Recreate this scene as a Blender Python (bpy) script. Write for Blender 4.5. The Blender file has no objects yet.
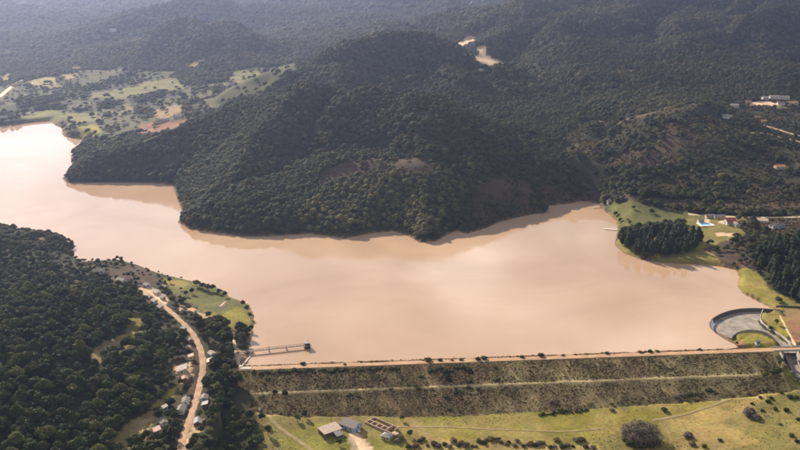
import bpy, math, random
import numpy as np

random.seed(7)
RNG = np.random.default_rng(11)
SC = bpy.context.scene
COL = SC.collection

# ------------------------------------------------------------------ camera, sky, sun, exposure
FPX, PITCH, CAM_H = 966.0, math.radians(17.0), 311.0       # focal length in photo pixels, downward tilt, metres above the lake
cam_data = bpy.data.cameras.new('camera')
cam_data.sensor_width = 36.0
cam_data.lens = FPX / 800.0 * 36.0
cam_data.clip_start = 1.0
cam_data.clip_end = 40000.0
cam = bpy.data.objects.new('camera', cam_data)
cam.location = (0, 0, CAM_H)
cam.rotation_euler = (math.radians(90) - PITCH, 0, 0)
COL.objects.link(cam)
SC.camera = cam

SUN_EL, SUN_AZ = math.radians(27.5), math.radians(-32.0)   # azimuth from +Y (view direction), negative = to the left
sun_dir = np.array([math.sin(SUN_AZ) * math.cos(SUN_EL), math.cos(SUN_AZ) * math.cos(SUN_EL), math.sin(SUN_EL)])
sun_data = bpy.data.lights.new('sun', 'SUN')
sun_data.energy = 5.0
sun_data.angle = math.radians(0.55)
sun_data.color = (1.0, 0.90, 0.74)
sun = bpy.data.objects.new('sun', sun_data)
from mathutils import Vector, Matrix
sun.rotation_euler = Vector(sun_dir).to_track_quat('Z', 'Y').to_euler()
sun.location = (0, 0, 600)
COL.objects.link(sun)

world = bpy.data.worlds.new('World')
SC.world = world
world.use_nodes = True
wn, wl = world.node_tree.nodes, world.node_tree.links
wn.clear()
w_out = wn.new('ShaderNodeOutputWorld')
w_bg = wn.new('ShaderNodeBackground')
w_sky = wn.new('ShaderNodeTexSky')
w_sky.sky_type = 'NISHITA'
w_sky.sun_disc = False
w_sky.sun_elevation = SUN_EL
w_sky.sun_rotation = SUN_AZ
w_sky.altitude = 200
w_sky.dust_density = 1.0
w_sky.air_density = 1.0
w_tc = wn.new('ShaderNodeTexCoord')
w_map = wn.new('ShaderNodeMapping')
w_map.inputs['Scale'].default_value = (1.0, 1.0, 3.2)
w_noise = wn.new('ShaderNodeTexNoise')
w_noise.inputs['Scale'].default_value = 3.4
w_noise.inputs['Detail'].default_value = 6.0
w_noise.inputs['Roughness'].default_value = 0.55
w_ramp = wn.new('ShaderNodeValToRGB')
w_ramp.color_ramp.elements[0].position = 0.51
w_ramp.color_ramp.elements[1].position = 0.62
w_mix = wn.new('ShaderNodeMixRGB')
w_mix.inputs['Color2'].default_value = (20.0, 19.6, 19.2, 1)      # sunlit broken cloud
wl.new(w_tc.outputs['Generated'], w_map.inputs['Vector'])
wl.new(w_map.outputs['Vector'], w_noise.inputs['Vector'])
wl.new(w_noise.outputs['Fac'], w_ramp.inputs['Fac'])
wl.new(w_ramp.outputs['Color'], w_mix.inputs['Fac'])
wl.new(w_sky.outputs['Color'], w_mix.inputs['Color1'])
wl.new(w_mix.outputs['Color'], w_bg.inputs['Color'])
w_bg.inputs['Strength'].default_value = 0.055
wl.new(w_bg.outputs['Background'], w_out.inputs['Surface'])

SC.view_settings.view_transform = 'Standard'
SC.view_settings.look = 'None'
SC.view_settings.gamma = 1.0
SC.view_settings.exposure = 0.95
SC.render.engine = 'CYCLES'
SC.cycles.use_denoising = True
SC.cycles.max_bounces = 4
SC.cycles.diffuse_bounces = 2
SC.cycles.glossy_bounces = 2
SC.cycles.transmission_bounces = 2
SC.cycles.volume_bounces = 0
SC.cycles.transparent_max_bounces = 8
SC.cycles.filter_width = 1.7

# ------------------------------------------------------------------ photo pixel -> direction -> place
CP, SP = math.cos(PITCH), math.sin(PITCH)

def ray(px, py):
    u, v = (px - 400.0) / FPX, -(py - 225.0) / FPX
    return np.array([u, CP + v * SP, -SP + v * CP])

def at_z(px, py, z):                                          # on a level plane
    d = ray(px, py)
    t = (z - CAM_H) / d[2]
    return np.array([d[0] * t, d[1] * t, z])

def at_y(px, py, y):                                          # at a known distance ahead
    d = ray(px, py)
    t = y / d[1]
    return np.array([d[0] * t, y, CAM_H + d[2] * t])

def project(x, y, z):
    dz = z - CAM_H
    depth = y * CP - dz * SP
    up = y * SP + dz * CP
    return 400 + FPX * x / depth, 225 - FPX * up / depth

# ------------------------------------------------------------------ noise
def _hash(i, j, s):
    h = (i.astype(np.int64) * 374761393 + j.astype(np.int64) * 668265263 + s * 982451653) & 0x7fffffff
    h = ((h ^ (h >> 13)) * 1274126177) & 0x7fffffff
    return ((h ^ (h >> 16)) & 0xffff) / 65535.0

def vnoise(x, y, s=0):
    xi, yi = np.floor(x), np.floor(y)
    fx, fy = x - xi, y - yi
    fx, fy = fx * fx * fx * (fx * (fx * 6 - 15) + 10), fy * fy * fy * (fy * (fy * 6 - 15) + 10)
    a, b = _hash(xi, yi, s), _hash(xi + 1, yi, s)
    c, d = _hash(xi, yi + 1, s), _hash(xi + 1, yi + 1, s)
    return (a * (1 - fx) + b * fx) * (1 - fy) + (c * (1 - fx) + d * fx) * fy

def fbm(x, y, wl, oct=4, s=0, gain=0.5):
    tot = np.zeros_like(x, dtype=float)
    amp, norm = 1.0, 0.0
    for o in range(oct):
        c, sn = math.cos(o * 0.9 + s), math.sin(o * 0.9 + s)
        tot += amp * (vnoise((x * c - y * sn) / wl + 17.3 * o, (x * sn + y * c) / wl - 9.1 * o, s * 7 + o) * 2 - 1)
        norm += amp
        amp *= gain
        wl *= 0.5
    return tot / norm

def sstep(a, b, v):
    t = np.clip((v - a) / (b - a), 0, 1)
    return t * t * (3 - 2 * t)

def seg_dist(x, y, ax, ay, bx, by):
    dx, dy = bx - ax, by - ay
    L = dx * dx + dy * dy + 1e-9
    t = np.clip(((x - ax) * dx + (y - ay) * dy) / L, 0, 1)
    return np.hypot(x - ax - t * dx, y - ay - t * dy), t

def poly_dist(x, y, P):
    d = np.full(x.shape, 1e9)
    n = len(P)
    for i in range(n):
        q, _ = seg_dist(x, y, P[i][0], P[i][1], P[(i + 1) % n][0], P[(i + 1) % n][1])
        d = np.minimum(d, q)
    return d

def inside(x, y, P):
    r = np.zeros(x.shape, bool)
    n = len(P)
    j = n - 1
    for i in range(n):
        xi, yi, xj, yj = P[i][0], P[i][1], P[j][0], P[j][1]
        if yi != yj:
            r ^= ((yi > y) != (yj > y)) & (x < (xj - xi) * (y - yi) / (yj - yi) + xi)
        j = i
    return r

# ------------------------------------------------------------------ the lake outline, read off the photograph at water level
SHORE_PX = [(-420, 150), (-300, 138), (-150, 131), (0, 126.5), (30, 123), (50, 121), (56, 125.5), (62, 128), (64, 136.5), (81, 139), (84, 142),
    (76, 150), (71, 155), (72.5, 167), (62.4, 178.7), (67.5, 183), (98, 182.7), (148.5, 183), (172, 184.8), (175.5, 194), (182, 211),
    (178, 222.5), (189, 229), (216, 232.7), (243, 236.7), (265, 236.5), (309, 233.7), (346, 238.4), (369.6, 233.7), (393, 231), (407, 235),
    (420, 242.8), (437, 241), (447, 234.4), (457, 231), (467.5, 233.7), (487.7, 227.6), (501, 221.5), (525, 216), (535, 214), (545, 213.4),
    (550, 205.7), (567, 204), (580.6, 201.3), (598, 203), (600, 207), (608, 214), (616, 221), (618, 229), (614.4, 244.5), (623, 253), (641, 259.7),
    (665, 263), (699, 264.7), (719, 266.4), (736, 270), (739, 276.5), (737.5, 286.7), (742.6, 293.4), (753, 299), (763, 304), (775, 309.8)]
WEIR_PX = [(775, 309.8), (764, 308.6), (752.2, 308.2), (739.8, 308.9), (728.9, 311.0), (719.6, 314.4), (712.5, 318.8), (709.6, 323.5), (711, 328.5),
    (717, 334), (726, 339.5), (736, 344.5)]
SOUTH_PX = [(738, 347.6), (690, 350.3), (600, 355), (500, 358.6), (400, 362), (300, 364.4), (250, 365.3), (247, 361), (250.5, 356), (249, 350),
    (249.5, 342), (252.6, 334), (254.4, 324), (253.4, 314), (248.8, 305), (240, 301), (228, 296.5), (227, 292), (214, 287), (204, 284), (186, 280.5),
    (168, 276.5), (150, 271), (142, 267), (122.6, 262), (102, 263), (88, 264.5), (77, 258.5), (70, 253), (76, 246), (66, 241), (38, 238), (15, 235),
    (0, 230), (-60, 222), (-160, 210), (-300, 205), (-420, 200)]
LAKE = [tuple(at_z(a, b, 0)[:2]) for a, b in SHORE_PX] + [tuple(at_z(a, b, 0)[:2]) for a, b in WEIR_PX[1:]] + [tuple(at_z(a, b, 0)[:2]) for a, b in SOUTH_PX]

# spillway basin and channel
WEIR = [at_z(a, b, 0.0)[:2] for a, b in WEIR_PX]
BASIN_PX = [(712.5, 323), (715, 318.5), (722, 315.4), (732, 312.6), (742, 311), (752, 310.6), (762, 311.6), (760.5, 316), (759, 321), (762, 326), (770, 331.5), (780, 337.5),
    (790, 345.5), (795, 352), (783, 352), (777, 343), (770, 337.5), (762, 334), (753, 332.4), (745, 332.6), (738, 334.6), (733, 337.8), (728, 336.5), (720, 332), (714, 327)]
BASIN = [tuple(at_z(a, b, -2.6)[:2]) for a, b in BASIN_PX]
CHUTE = [at_z(786, 345, -2.9)[:2], at_z(789, 352, -4.5)[:2], at_z(794, 366, -9.0)[:2], at_z(812, 395, -14)[:2], at_z(840, 440, -17)[:2]]

# ------------------------------------------------------------------ the dam's own surface
CREST_Z = 3.0
DAM_A, DAM_B = at_z(236, 368.3, CREST_Z)[:2], at_z(806, 348.2, CREST_Z)[:2]
_dv = DAM_B - DAM_A
DAM_L = float(np.hypot(*_dv))
DAM_T = _dv / DAM_L
DAM_N = np.array([-DAM_T[1], DAM_T[0]])                        # towards the lake
CREST_HALF, SLOPE_D, SLOPE_U = 3.6, 1 / 2.1, 1 / 1.8

def dam_coords(x, y):
    rx, ry = x - DAM_A[0], y - DAM_A[1]
    return rx * DAM_T[0] + ry * DAM_T[1], rx * DAM_N[0] + ry * DAM_N[1]

def dam_surface(s, n):
    down = CREST_Z - np.maximum(0, -n - CREST_HALF) * SLOPE_D
    # a narrow berm half way down the downstream face
    down = down + 0.9 * np.exp(-((-n - CREST_HALF - 20.5) / 1.6) ** 2)
    up = CREST_Z - np.maximum(0, n - CREST_HALF) * SLOPE_U
    return np.minimum(down, up)

# ------------------------------------------------------------------ terrain heights
CTRL_PX = [  # (px, py, z) on the ground
    (290, 412, -14.7), (400, 417, -17.5), (480, 416, -18), (560, 412, -17.5), (660, 405, -16), (720, 390, -13), (770, 372, -6.7), (255, 385, -5),
    (330, 432, -16), (380, 432, -17), (300, 448, -17), (260, 440, -13), (225, 430, -8), (500, 448, -19), (640, 435, -18), (760, 440, -16),
    (800, 400, -11), (800, 365, -3), (400, 600, -24), (0, 600, 8), (900, 600, -20), (240, 375, -1), (230, 395, -3), (700, 430, -18), (600, 430, -18.5),
    (145, 292, 5), (185, 325, 5), (198, 345, 4), (203, 362, 3), (200, 385, 0), (190, 420, -4), (183, 445, -7), (170, 360, 5), (165, 400, 1), (150, 430, -2),
    (0, 450, 15), (60, 450, 8), (120, 440, 2), (0, 400, 24), (60, 400, 16), (120, 390, 8), (0, 350, 32), (60, 350, 24), (120, 340, 12),
    (0, 300, 30), (60, 300, 20), (100, 292, 10), (0, 265, 18), (40, 268, 9), (80, 280, 7), (-200, 400, 45), (-200, 300, 45), (-300, 500, 50),
    (200, 300, 3), (230, 320, 2.5), (240, 345, 3), (232, 305, 2), (215, 335, 4),
    (740, 245, 4), (720, 225, 6), (780, 260, 6), (790, 300, 3.5), (790, 330, 1.2), (650, 215, 4), (780, 215, 10), (650, 240, 3), (1000, 300, 12), (1000, 400, 0), (770, 320, 0.8),
    (755, 340, 0.3), (30, 112, 4), (100, 110, 6), (150, 120, 10), (100, 90, 9), (200, 95, 16), (250, 80, 22), (60, 75, 12), (20, 70, 12), (150, 75, 16), (300, 60, 25),
    (-200, 100, 10), (-200, 60, 15), (0, 45, 16), (300, 30, 22), (400, 10, 25), (760, 105, 46), (720, 112, 40), (800, 130, 36), (780, 160, 22), (640, 190, 10),
    (560, 195, 8), (700, 150, 28), (500, 205, 6), (640, 150, 26), (690, 190, 11), (560, 150, 26)]
CTRL = np.array([at_z(a, b, c) for a, b, c in CTRL_PX] + [(-3000, 9000, 60), (0, 9000, 60), (3000, 9000, 60), (-5000, 3000, 60), (5000, 3000, 80), (-2500, 300, 60), (2500, 300, 40), (0, 0, -25)])
_r = np.hypot(CTRL[:, None, 0] - CTRL[None, :, 0], CTRL[:, None, 1] - CTRL[None, :, 1])
_n = len(CTRL)
_A = np.zeros((_n + 1, _n + 1))
_A[:_n, :_n] = -_r + np.eye(_n) * 6.0
_A[:_n, _n] = 1
_A[_n, :_n] = 1
_w = np.linalg.solve(_A, np.append(CTRL[:, 2], 0))

def base_height(x, y):
    h = np.full(x.shape, _w[_n])
    for k in range(_n):
        h = h - _w[k] * np.hypot(x - CTRL[k, 0], y - CTRL[k, 1])
    return h

RIDGES = [  # crest as (px, py, metres ahead), half width of the slope
    ([(302, 62, 1560), (324, 44, 1600), (352, 28, 1630), (392, 22, 1650), (420, 28, 1640), (440, 42, 1620)], 140),
    ([(352, 39, 1630), (345, 62, 1500), (335, 80, 1400)], 90),
    ([(110, 158, 1150), (150, 146, 1190), (190, 128, 1220), (225, 111, 1240), (265, 90, 1250), (330, 86, 1250), (390, 86, 1250), (430, 96, 1230), (465, 124, 1190), (490, 150, 1130)], 118),
    ([(225, 111, 1240), (232, 150, 1130), (236, 190, 1040)], 70),
    ([(390, 92, 1250), (420, 140, 1130), (425, 180, 1060)], 75),
    ([(325, 165, 1100), (365, 158, 1110), (400, 165, 1090)], 70),
    ([(440, 50, 1620), (470, 90, 1440), (500, 130, 1300), (520, 160, 1200)], 100),
    ([(455, 22, 2500), (500, 4, 2450), (560, -12, 2400), (640, -18, 2380), (720, -16, 2350), (800, -14, 2330), (920, -14, 2300)], 380),
    ([(540, -4, 2300), (515, 20, 2080), (501, 34, 1960), (484, 52, 1820)], 135),
    ([(600, 4, 2250), (566, 13, 2100), (558, 40, 1860), (562, 65, 1680), (575, 100, 1440), (590, 126, 1290)], 170),
    ([(600, 4, 2250), (640, 4, 2200), (672, 12, 2120)], 130),
    ([(668, 66, 1720), (676, 48, 1790), (692, 31, 1850), (714, 21, 1900), (746, 17, 1930), (790, 12, 1980), (860, 4, 2050)], 160),
    ([(640, 62, 1760), (625, 90, 1560), (640, 108, 1450)], 85),
    ([(700, 96, 1530), (712, 84, 1570), (739, 68, 1640), (766, 62, 1670), (800, 50, 1740), (870, 32, 1850)], 125),
    ([(588, 123, 1290), (631, 118, 1285), (672, 108, 1310), (700, 98, 1360)], 95),
    ([(690, 140, 1230), (720, 130, 1270)], 60),
    ([(40, 50, 2480), (84, 34, 2560), (118, 13, 2640), (152, 0, 2720), (189, 4, 2860), (235, 0, 3050), (290, 6, 3200)], 170),
    ([(104, 58, 2230), (116, 50, 2270), (138, 32, 2280), (164, 15, 2300), (192, 8, 2310), (218, 14, 2300), (244, 32, 2250), (268, 54, 2160)], 125),
    ([(192, 8, 2310), (205, 36, 2190), (212, 58, 2110)], 60),
    ([(150, 22, 2290), (146, 44, 2180), (142, 60, 2110)], 55),
    ([(-160, -6, 3200), (0, 5, 3200), (50, 8, 3100), (85, 16, 3000)], 260),
    ([(-60, 28, 2600), (0, 30, 2580), (36, 40, 2540)], 110),
    ([(-400, -40, 5200), (-200, -44, 5000), (0, -40, 4700), (150, -46, 4600), (300, -42, 4400), (420, -34, 4100), (480, -10, 3600)], 600),
    ([(268, 26, 2900), (296, 30, 2800), (325, 44, 2500)], 130),
    ([(360, 20, 2900), (430, 14, 2850), (455, 22, 2500)], 200),
    ([(-40, 330, 760), (-90, 300, 830), (-180, 290, 850)], 110),
    ([(500, -50, 4700), (800, -60, 4300), (1200, -60, 4000)], 700),
    ([(800, -14, 2330), (1100, -4, 2200), (1250, 90, 1600)], 320),
]

def height(x, y):
    h = base_height(x, y)
    near = sstep(500, 1100, y)
    wx = x + near * 45 * fbm(x, y, 260, 4, 3)
    wy = y + near * 45 * fbm(x, y, 260, 4, 5)
    acc = np.zeros_like(h)
    hb = np.maximum(h, 0)
    K = 0.12
    for k, (pts, width) in enumerate(RIDGES):
        P = [at_y(*p) for p in pts]
        best = np.full(h.shape, -60.0)
        for a, b in zip(P[:-1], P[1:]):
            d, t = seg_dist(wx, wy, a[0], a[1], b[0], b[1])
            top = a[2] + (b[2] - a[2]) * t
            best = np.maximum(best, np.maximum(top - 6 - hb, 0) * np.exp(-(d / width) ** 1.45))
        acc += np.exp(K * np.maximum(best, 0)) - 1
    ridge = np.log1p(acc) / K
    gul = fbm(x, y, 190, 5, 9, 0.5)
    wild = np.maximum(sstep(120, 320, x) * sstep(1200, 1500, y), sstep(1850, 2200, y))      # the folded ranges around the valley
    ridge = ridge * (1.1 + (0.20 + 0.16 * wild) * gul) - (0.30 + 0.22 * wild) * ridge * (1 - np.abs(fbm(x, y, 300, 4, 21))) ** 5
    h = np.maximum(h, 0) + ridge * sstep(-10, 25, h + ridge) + np.minimum(h, 0)
    h = h + fbm(x, y, 60, 4, 2) * (0.5 + 2.2 * sstep(5, 60, ridge))
    # lake bed and shore
    dl = poly_dist(x, y, LAKE)
    inl = inside(x, y, LAKE)
    s, n = dam_coords(x, y)
    on_dam = (n < 14) & (s > -6)
    hl = np.where(on_dam, h, np.maximum(h, 0.35 + 0.03 * np.minimum(dl, 25)))
    lim = 0.25 + 0.55 * dl
    hl = np.minimum(hl, np.where(hl > 0, lim + 0.2 * np.minimum(hl, lim), hl))
    h = np.where(inl, -0.5 - 0.22 * np.minimum(dl, 40), hl)
    # keep the natural ground below the dam's body
    body = dam_surface(s, n)
    foot = (s > 14) & (s < DAM_L + 40) & (n > -44) & (n < np.where(s < DAM_L - 58, 30, 3))
    h = np.where(foot, np.minimum(h, body - 1.2), h)
    # spillway
    db = poly_dist(x, y, BASIN)
    inb = inside(x, y, BASIN)
    inw = inside(x, y, [tuple(p) for p in WEIR])
    inw = inw & (np.min([seg_dist(x, y, *WEIR[i], *WEIR[i + 1])[0] for i in range(len(WEIR) - 1)], axis=0) < 12)
    h = np.where(inb | inw, -3.3, np.where(db < 2, np.minimum(h, -3.0 + 2.0 * db), h))
    for a, b, za, zb in zip(CHUTE[:-1], CHUTE[1:], (-3.1, -4.8, -9.3, -14.3), (-4.8, -9.3, -14.3, -17.3)):
        d, t = seg_dist(x, y, a[0], a[1], b[0], b[1])
        zc = za + (zb - za) * t - 0.4
        h = np.where(d < 12, np.minimum(h, zc + np.maximum(0, d - 3.6) * 1.1), h)
    return h

def graded(*parts):
    out = [parts[0][0]]
    for a, b, st0, st1 in parts:
        v, n = a, 0
        while v < b - 1e-6:
            st = st0 + (st1 - st0) * (v - a) / (b - a)
            v = min(v + st, b)
            out.append(v)
    return np.array(out)

_xr = graded((0, 420, 2.4, 2.6), (420, 1500, 2.8, 16), (1500, 6500, 22, 300))
GX = np.concatenate([-_xr[:0:-1], _xr])
GY = graded((-900, 430, 90, 10), (430, 780, 2.2, 2.2), (780, 1300, 2.4, 5), (1300, 3200, 5, 14), (3200, 10500, 18, 200))
XX, YY = np.meshgrid(GX, GY)
ZZ = height(XX.ravel(), YY.ravel()).reshape(XX.shape)

def ground(x, y):
    x, y = np.asarray(x, float), np.asarray(y, float)
    i = np.clip(np.searchsorted(GX, x) - 1, 0, len(GX) - 2)
    j = np.clip(np.searchsorted(GY, y) - 1, 0, len(GY) - 2)
    fx = np.clip((x - GX[i]) / (GX[i + 1] - GX[i]), 0, 1)
    fy = np.clip((y - GY[j]) / (GY[j + 1] - GY[j]), 0, 1)
    return (ZZ[j, i] * (1 - fx) + ZZ[j, i + 1] * fx) * (1 - fy) + (ZZ[j + 1, i] * (1 - fx) + ZZ[j + 1, i + 1] * fx) * fy

def surf(x, y):                                               # ground or dam, whichever is on top
    x, y = np.asarray(x, float), np.asarray(y, float)
    s, n = dam_coords(x, y)
    return np.maximum(ground(x, y), np.where((s > 0) & (s < DAM_L), dam_surface(s, n), -99))

_T = np.concatenate([np.linspace(430, 1400, 2400), np.linspace(1401, 6500, 3200)])

def drop(px, py, top=surf):                                   # follow a pixel's ray until it meets the ground
    d = ray(px, py)
    t = _T / d[1]
    x, y, z = d[0] * t, d[1] * t, CAM_H + d[2] * t
    g = top(x, y)
    hit = np.nonzero(z <= g)[0]
    k = hit[0] if len(hit) else len(t) - 1
    return np.array([x[k], y[k], float(g[k])])

# ------------------------------------------------------------------ materials
def new_mat(name):
    m = bpy.data.materials.new(name)
    m.use_nodes = True
    nt = m.node_tree
    nt.nodes.clear()
    out = nt.nodes.new('ShaderNodeOutputMaterial')
    b = nt.nodes.new('ShaderNodeBsdfPrincipled')
    nt.links.new(b.outputs[0], out.inputs['Surface'])
    b.inputs['Specular IOR Level'].default_value = 0.25
    return m, nt, b, out

def world_noise(nt, scale, detail=5, rough=0.6):
    g = nt.nodes.new('ShaderNodeNewGeometry')
    n = nt.nodes.new('ShaderNodeTexNoise')
    n.inputs['Scale'].default_value = scale
    n.inputs['Detail'].default_value = detail
    n.inputs['Roughness'].default_value = rough
    nt.links.new(g.outputs['Position'], n.inputs['Vector'])
    return n

def plain(name, c1, c2=None, rough=0.85, scale=0.5, bump=0.0, spec=0.25, metal=0.0):
    m, nt, b, out = new_mat(name)
    c2 = c2 or tuple(v * 0.72 for v in c1)
    n = world_noise(nt, scale)
    r = nt.nodes.new('ShaderNodeValToRGB')
    r.color_ramp.elements[0].position, r.color_ramp.elements[1].position = 0.35, 0.65
    r.color_ramp.elements[0].color = (*c2, 1)
    r.color_ramp.elements[1].color = (*c1, 1)
    nt.links.new(n.outputs['Fac'], r.inputs['Fac'])
    nt.links.new(r.outputs['Color'], b.inputs['Base Color'])
    b.inputs['Roughness'].default_value = rough
    b.inputs['Specular IOR Level'].default_value = spec
    b.inputs['Metallic'].default_value = metal
    if bump:
        bp = nt.nodes.new('ShaderNodeBump')
        bp.inputs['Strength'].default_value = bump
        bp.inputs['Distance'].default_value = 0.4
        nt.links.new(n.outputs['Fac'], bp.inputs['Height'])
        nt.links.new(bp.outputs['Normal'], b.inputs['Normal'])
    return m

def leaf_mat(name, cols, trans=0.25):
    m, nt, b, out = new_mat(name)
    oi = nt.nodes.new('ShaderNodeObjectInfo')
    r = nt.nodes.new('ShaderNodeValToRGB')
    cr = r.color_ramp
    while len(cr.elements) < len(cols):
        cr.elements.new(0.5)
    for k, c in enumerate(cols):
        cr.elements[k].position = k / (len(cols) - 1)
        cr.elements[k].color = (*c, 1)
    nt.links.new(oi.outputs['Random'], r.inputs['Fac'])
    n = world_noise(nt, 0.9, 2)
    mul = nt.nodes.new('ShaderNodeMixRGB')
    mul.blend_type = 'MULTIPLY'
    mul.inputs['Fac'].default_value = 1
    vr = nt.nodes.new('ShaderNodeMapRange')
    vr.inputs['From Min'].default_value, vr.inputs['From Max'].default_value = 0.3, 0.7
    vr.inputs['To Min'].default_value, vr.inputs['To Max'].default_value = 0.7, 1.35
    nt.links.new(n.outputs['Fac'], vr.inputs['Value'])
    nt.links.new(r.outputs['Color'], mul.inputs['Color1'])
    nt.links.new(vr.outputs['Result'], mul.inputs['Color2'])
    nt.links.new(mul.outputs['Color'], b.inputs['Base Color'])
    b.inputs['Roughness'].default_value = 0.7
    b.inputs['Specular IOR Level'].default_value = 0.15
    tr = nt.nodes.new('ShaderNodeBsdfTranslucent')
    nt.links.new(mul.outputs['Color'], tr.inputs['Color'])
    mx = nt.nodes.new('ShaderNodeMixShader')
    mx.inputs['Fac'].default_value = trans
    nt.links.new(b.outputs[0], mx.inputs[1])
    nt.links.new(tr.outputs[0], mx.inputs[2])
    nt.links.new(mx.outputs[0], out.inputs['Surface'])
    return m

def attr_mat(name, fine, bump, rough=0.95):
    m, nt, b, out = new_mat(name)
    a = nt.nodes.new('ShaderNodeAttribute')
    a.attribute_name = 'cover'
    n1, n2 = world_noise(nt, fine, 6, 0.7), world_noise(nt, fine * 0.11, 5, 0.6)
    v = nt.nodes.new('ShaderNodeMath'); v.operation = 'MULTIPLY'
    nt.links.new(n1.outputs['Fac'], v.inputs[0])
    nt.links.new(n2.outputs['Fac'], v.inputs[1])
    vr = nt.nodes.new('ShaderNodeMapRange')
    vr.inputs['From Min'].default_value, vr.inputs['From Max'].default_value = 0.12, 0.42
    vr.inputs['To Min'].default_value, vr.inputs['To Max'].default_value = 0.55, 1.4
    nt.links.new(v.outputs[0], vr.inputs['Value'])
    mul = nt.nodes.new('ShaderNodeMixRGB'); mul.blend_type = 'MULTIPLY'; mul.inputs['Fac'].default_value = 1
    nt.links.new(a.outputs['Color'], mul.inputs['Color1'])
    nt.links.new(vr.outputs['Result'], mul.inputs['Color2'])
    hs = nt.nodes.new('ShaderNodeHueSaturation')
    hv = nt.nodes.new('ShaderNodeMapRange')
    hv.inputs['From Min'].default_value, hv.inputs['From Max'].default_value = 0.3, 0.7
    hv.inputs['To Min'].default_value, hv.inputs['To Max'].default_value = 0.485, 0.515
    n3 = world_noise(nt, fine * 0.3, 4)
    nt.links.new(n3.outputs['Fac'], hv.inputs['Value'])
    nt.links.new(hv.outputs['Result'], hs.inputs['Hue'])
    nt.links.new(mul.outputs['Color'], hs.inputs['Color'])
    nt.links.new(hs.outputs['Color'], b.inputs['Base Color'])
    b.inputs['Roughness'].default_value = rough
    b.inputs['Specular IOR Level'].default_value = 0.1
    bp = nt.nodes.new('ShaderNodeBump')
    bp.inputs['Strength'].default_value = 0.6
    bp.inputs['Distance'].default_value = bump
    nt.links.new(n1.outputs['Fac'], bp.inputs['Height'])
    nt.links.new(bp.outputs['Normal'], b.inputs['Normal'])
    return m

M = {}
M['ground'] = attr_mat('ground_cover', 0.45, 0.8)
M['dam_turf'] = attr_mat('dam_turf', 0.7, 0.8)
M['leaf_dark'] = leaf_mat('leaf_dark', [(0.016, 0.024, 0.007), (0.028, 0.042, 0.010), (0.055, 0.070, 0.016), (0.050, 0.044, 0.018), (0.12, 0.12, 0.028)])
M['leaf_hill'] = leaf_mat('leaf_hill', [(0.040, 0.049, 0.020), (0.060, 0.067, 0.026), (0.080, 0.083, 0.031), (0.080, 0.067, 0.035), (0.115, 0.105, 0.042)], 0.45)
M['leaf_olive'] = leaf_mat('leaf_olive', [(0.08, 0.075, 0.025), (0.13, 0.11, 0.035), (0.10, 0.085, 0.03), (0.17, 0.14, 0.05)])
M['leaf_hazed'] = leaf_mat('leaf_hazed', [(0.10, 0.105, 0.06), (0.15, 0.145, 0.08), (0.12, 0.11, 0.07), (0.17, 0.16, 0.09)], 0.38)  # lighter distant foliage, with part of the haze put into the leaf colour
M['leaf_pine'] = leaf_mat('leaf_pine', [(0.022, 0.034, 0.016), (0.034, 0.047, 0.020), (0.055, 0.062, 0.026)], 0.15)
M['leaf_grey'] = leaf_mat('leaf_grey', [(0.15, 0.12, 0.085), (0.17, 0.135, 0.09)], 0.2)
M['leaf_yellow'] = leaf_mat('leaf_yellow', [(0.26, 0.20, 0.05), (0.22, 0.18, 0.05)], 0.3)
M['leaf_dry'] = leaf_mat('leaf_dry', [(0.20, 0.135, 0.07), (0.25, 0.175, 0.08), (0.17, 0.135, 0.06), (0.31, 0.225, 0.11)], 0.6)
M['bark'] = plain('bark', (0.10, 0.075, 0.055), scale=2)
M['bark_pale'] = plain('bark_pale', (0.26, 0.21, 0.16), scale=2)
M['dirt_orange'] = plain('dirt_orange', (0.44, 0.27, 0.155), (0.31, 0.175, 0.095), scale=0.16, bump=0.2)
M['dirt_pale'] = plain('dirt_pale', (0.60, 0.45, 0.28), (0.46, 0.32, 0.18), scale=0.2, bump=0.2)
M['dirt_track'] = plain('dirt_track', (0.30, 0.21, 0.10), (0.20, 0.15, 0.06), scale=0.25)
M['concrete'] = plain('concrete', (0.50, 0.44, 0.37), (0.36, 0.31, 0.26), scale=0.5)
M['concrete_grey'] = plain('concrete_grey', (0.33, 0.28, 0.235), (0.17, 0.14, 0.115), scale=0.16)
M['concrete_dark'] = plain('concrete_dark', (0.12, 0.095, 0.08), scale=0.4)
M['foam'] = plain('foam', (0.8, 0.8, 0.78), (0.65, 0.63, 0.6), scale=1.5)

# muddy water
wm, nt, b, out = new_mat('muddy_water')
n = world_noise(nt, 0.0045, 6, 0.55)
n.inputs['Distortion'].default_value = 1.2
r = nt.nodes.new('ShaderNodeValToRGB')
r.color_ramp.elements[0].position, r.color_ramp.elements[1].position = 0.3, 0.7
r.color_ramp.elements[0].color = (0.37, 0.235, 0.145, 1)
r.color_ramp.elements[1].color = (0.50, 0.335, 0.22, 1)  # silt drifts, contrast raised to imitate patches of reflected cloud
nt.links.new(n.outputs['Fac'], r.inputs['Fac'])
nt.links.new(r.outputs['Color'], b.inputs['Base Color'])
b.inputs['Roughness'].default_value = 0.04
b.inputs['IOR'].default_value = 1.33
b.inputs['Specular IOR Level'].default_value = 0.5
rn = world_noise(nt, 0.007, 5, 0.6)
rr_ = nt.nodes.new('ShaderNodeMapRange')
rr_.inputs['From Min'].default_value, rr_.inputs['From Max'].default_value = 0.40, 0.66
rr_.inputs['To Min'].default_value, rr_.inputs['To Max'].default_value = 0.02, 0.13
nt.links.new(rn.outputs['Fac'], rr_.inputs['Value'])
nt.links.new(rr_.outputs['Result'], b.inputs['Roughness'])
n2 = world_noise(nt, 0.55, 3, 0.5)
n3 = world_noise(nt, 0.02, 3)
pm = nt.nodes.new('ShaderNodeMath'); pm.operation = 'MULTIPLY'
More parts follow.
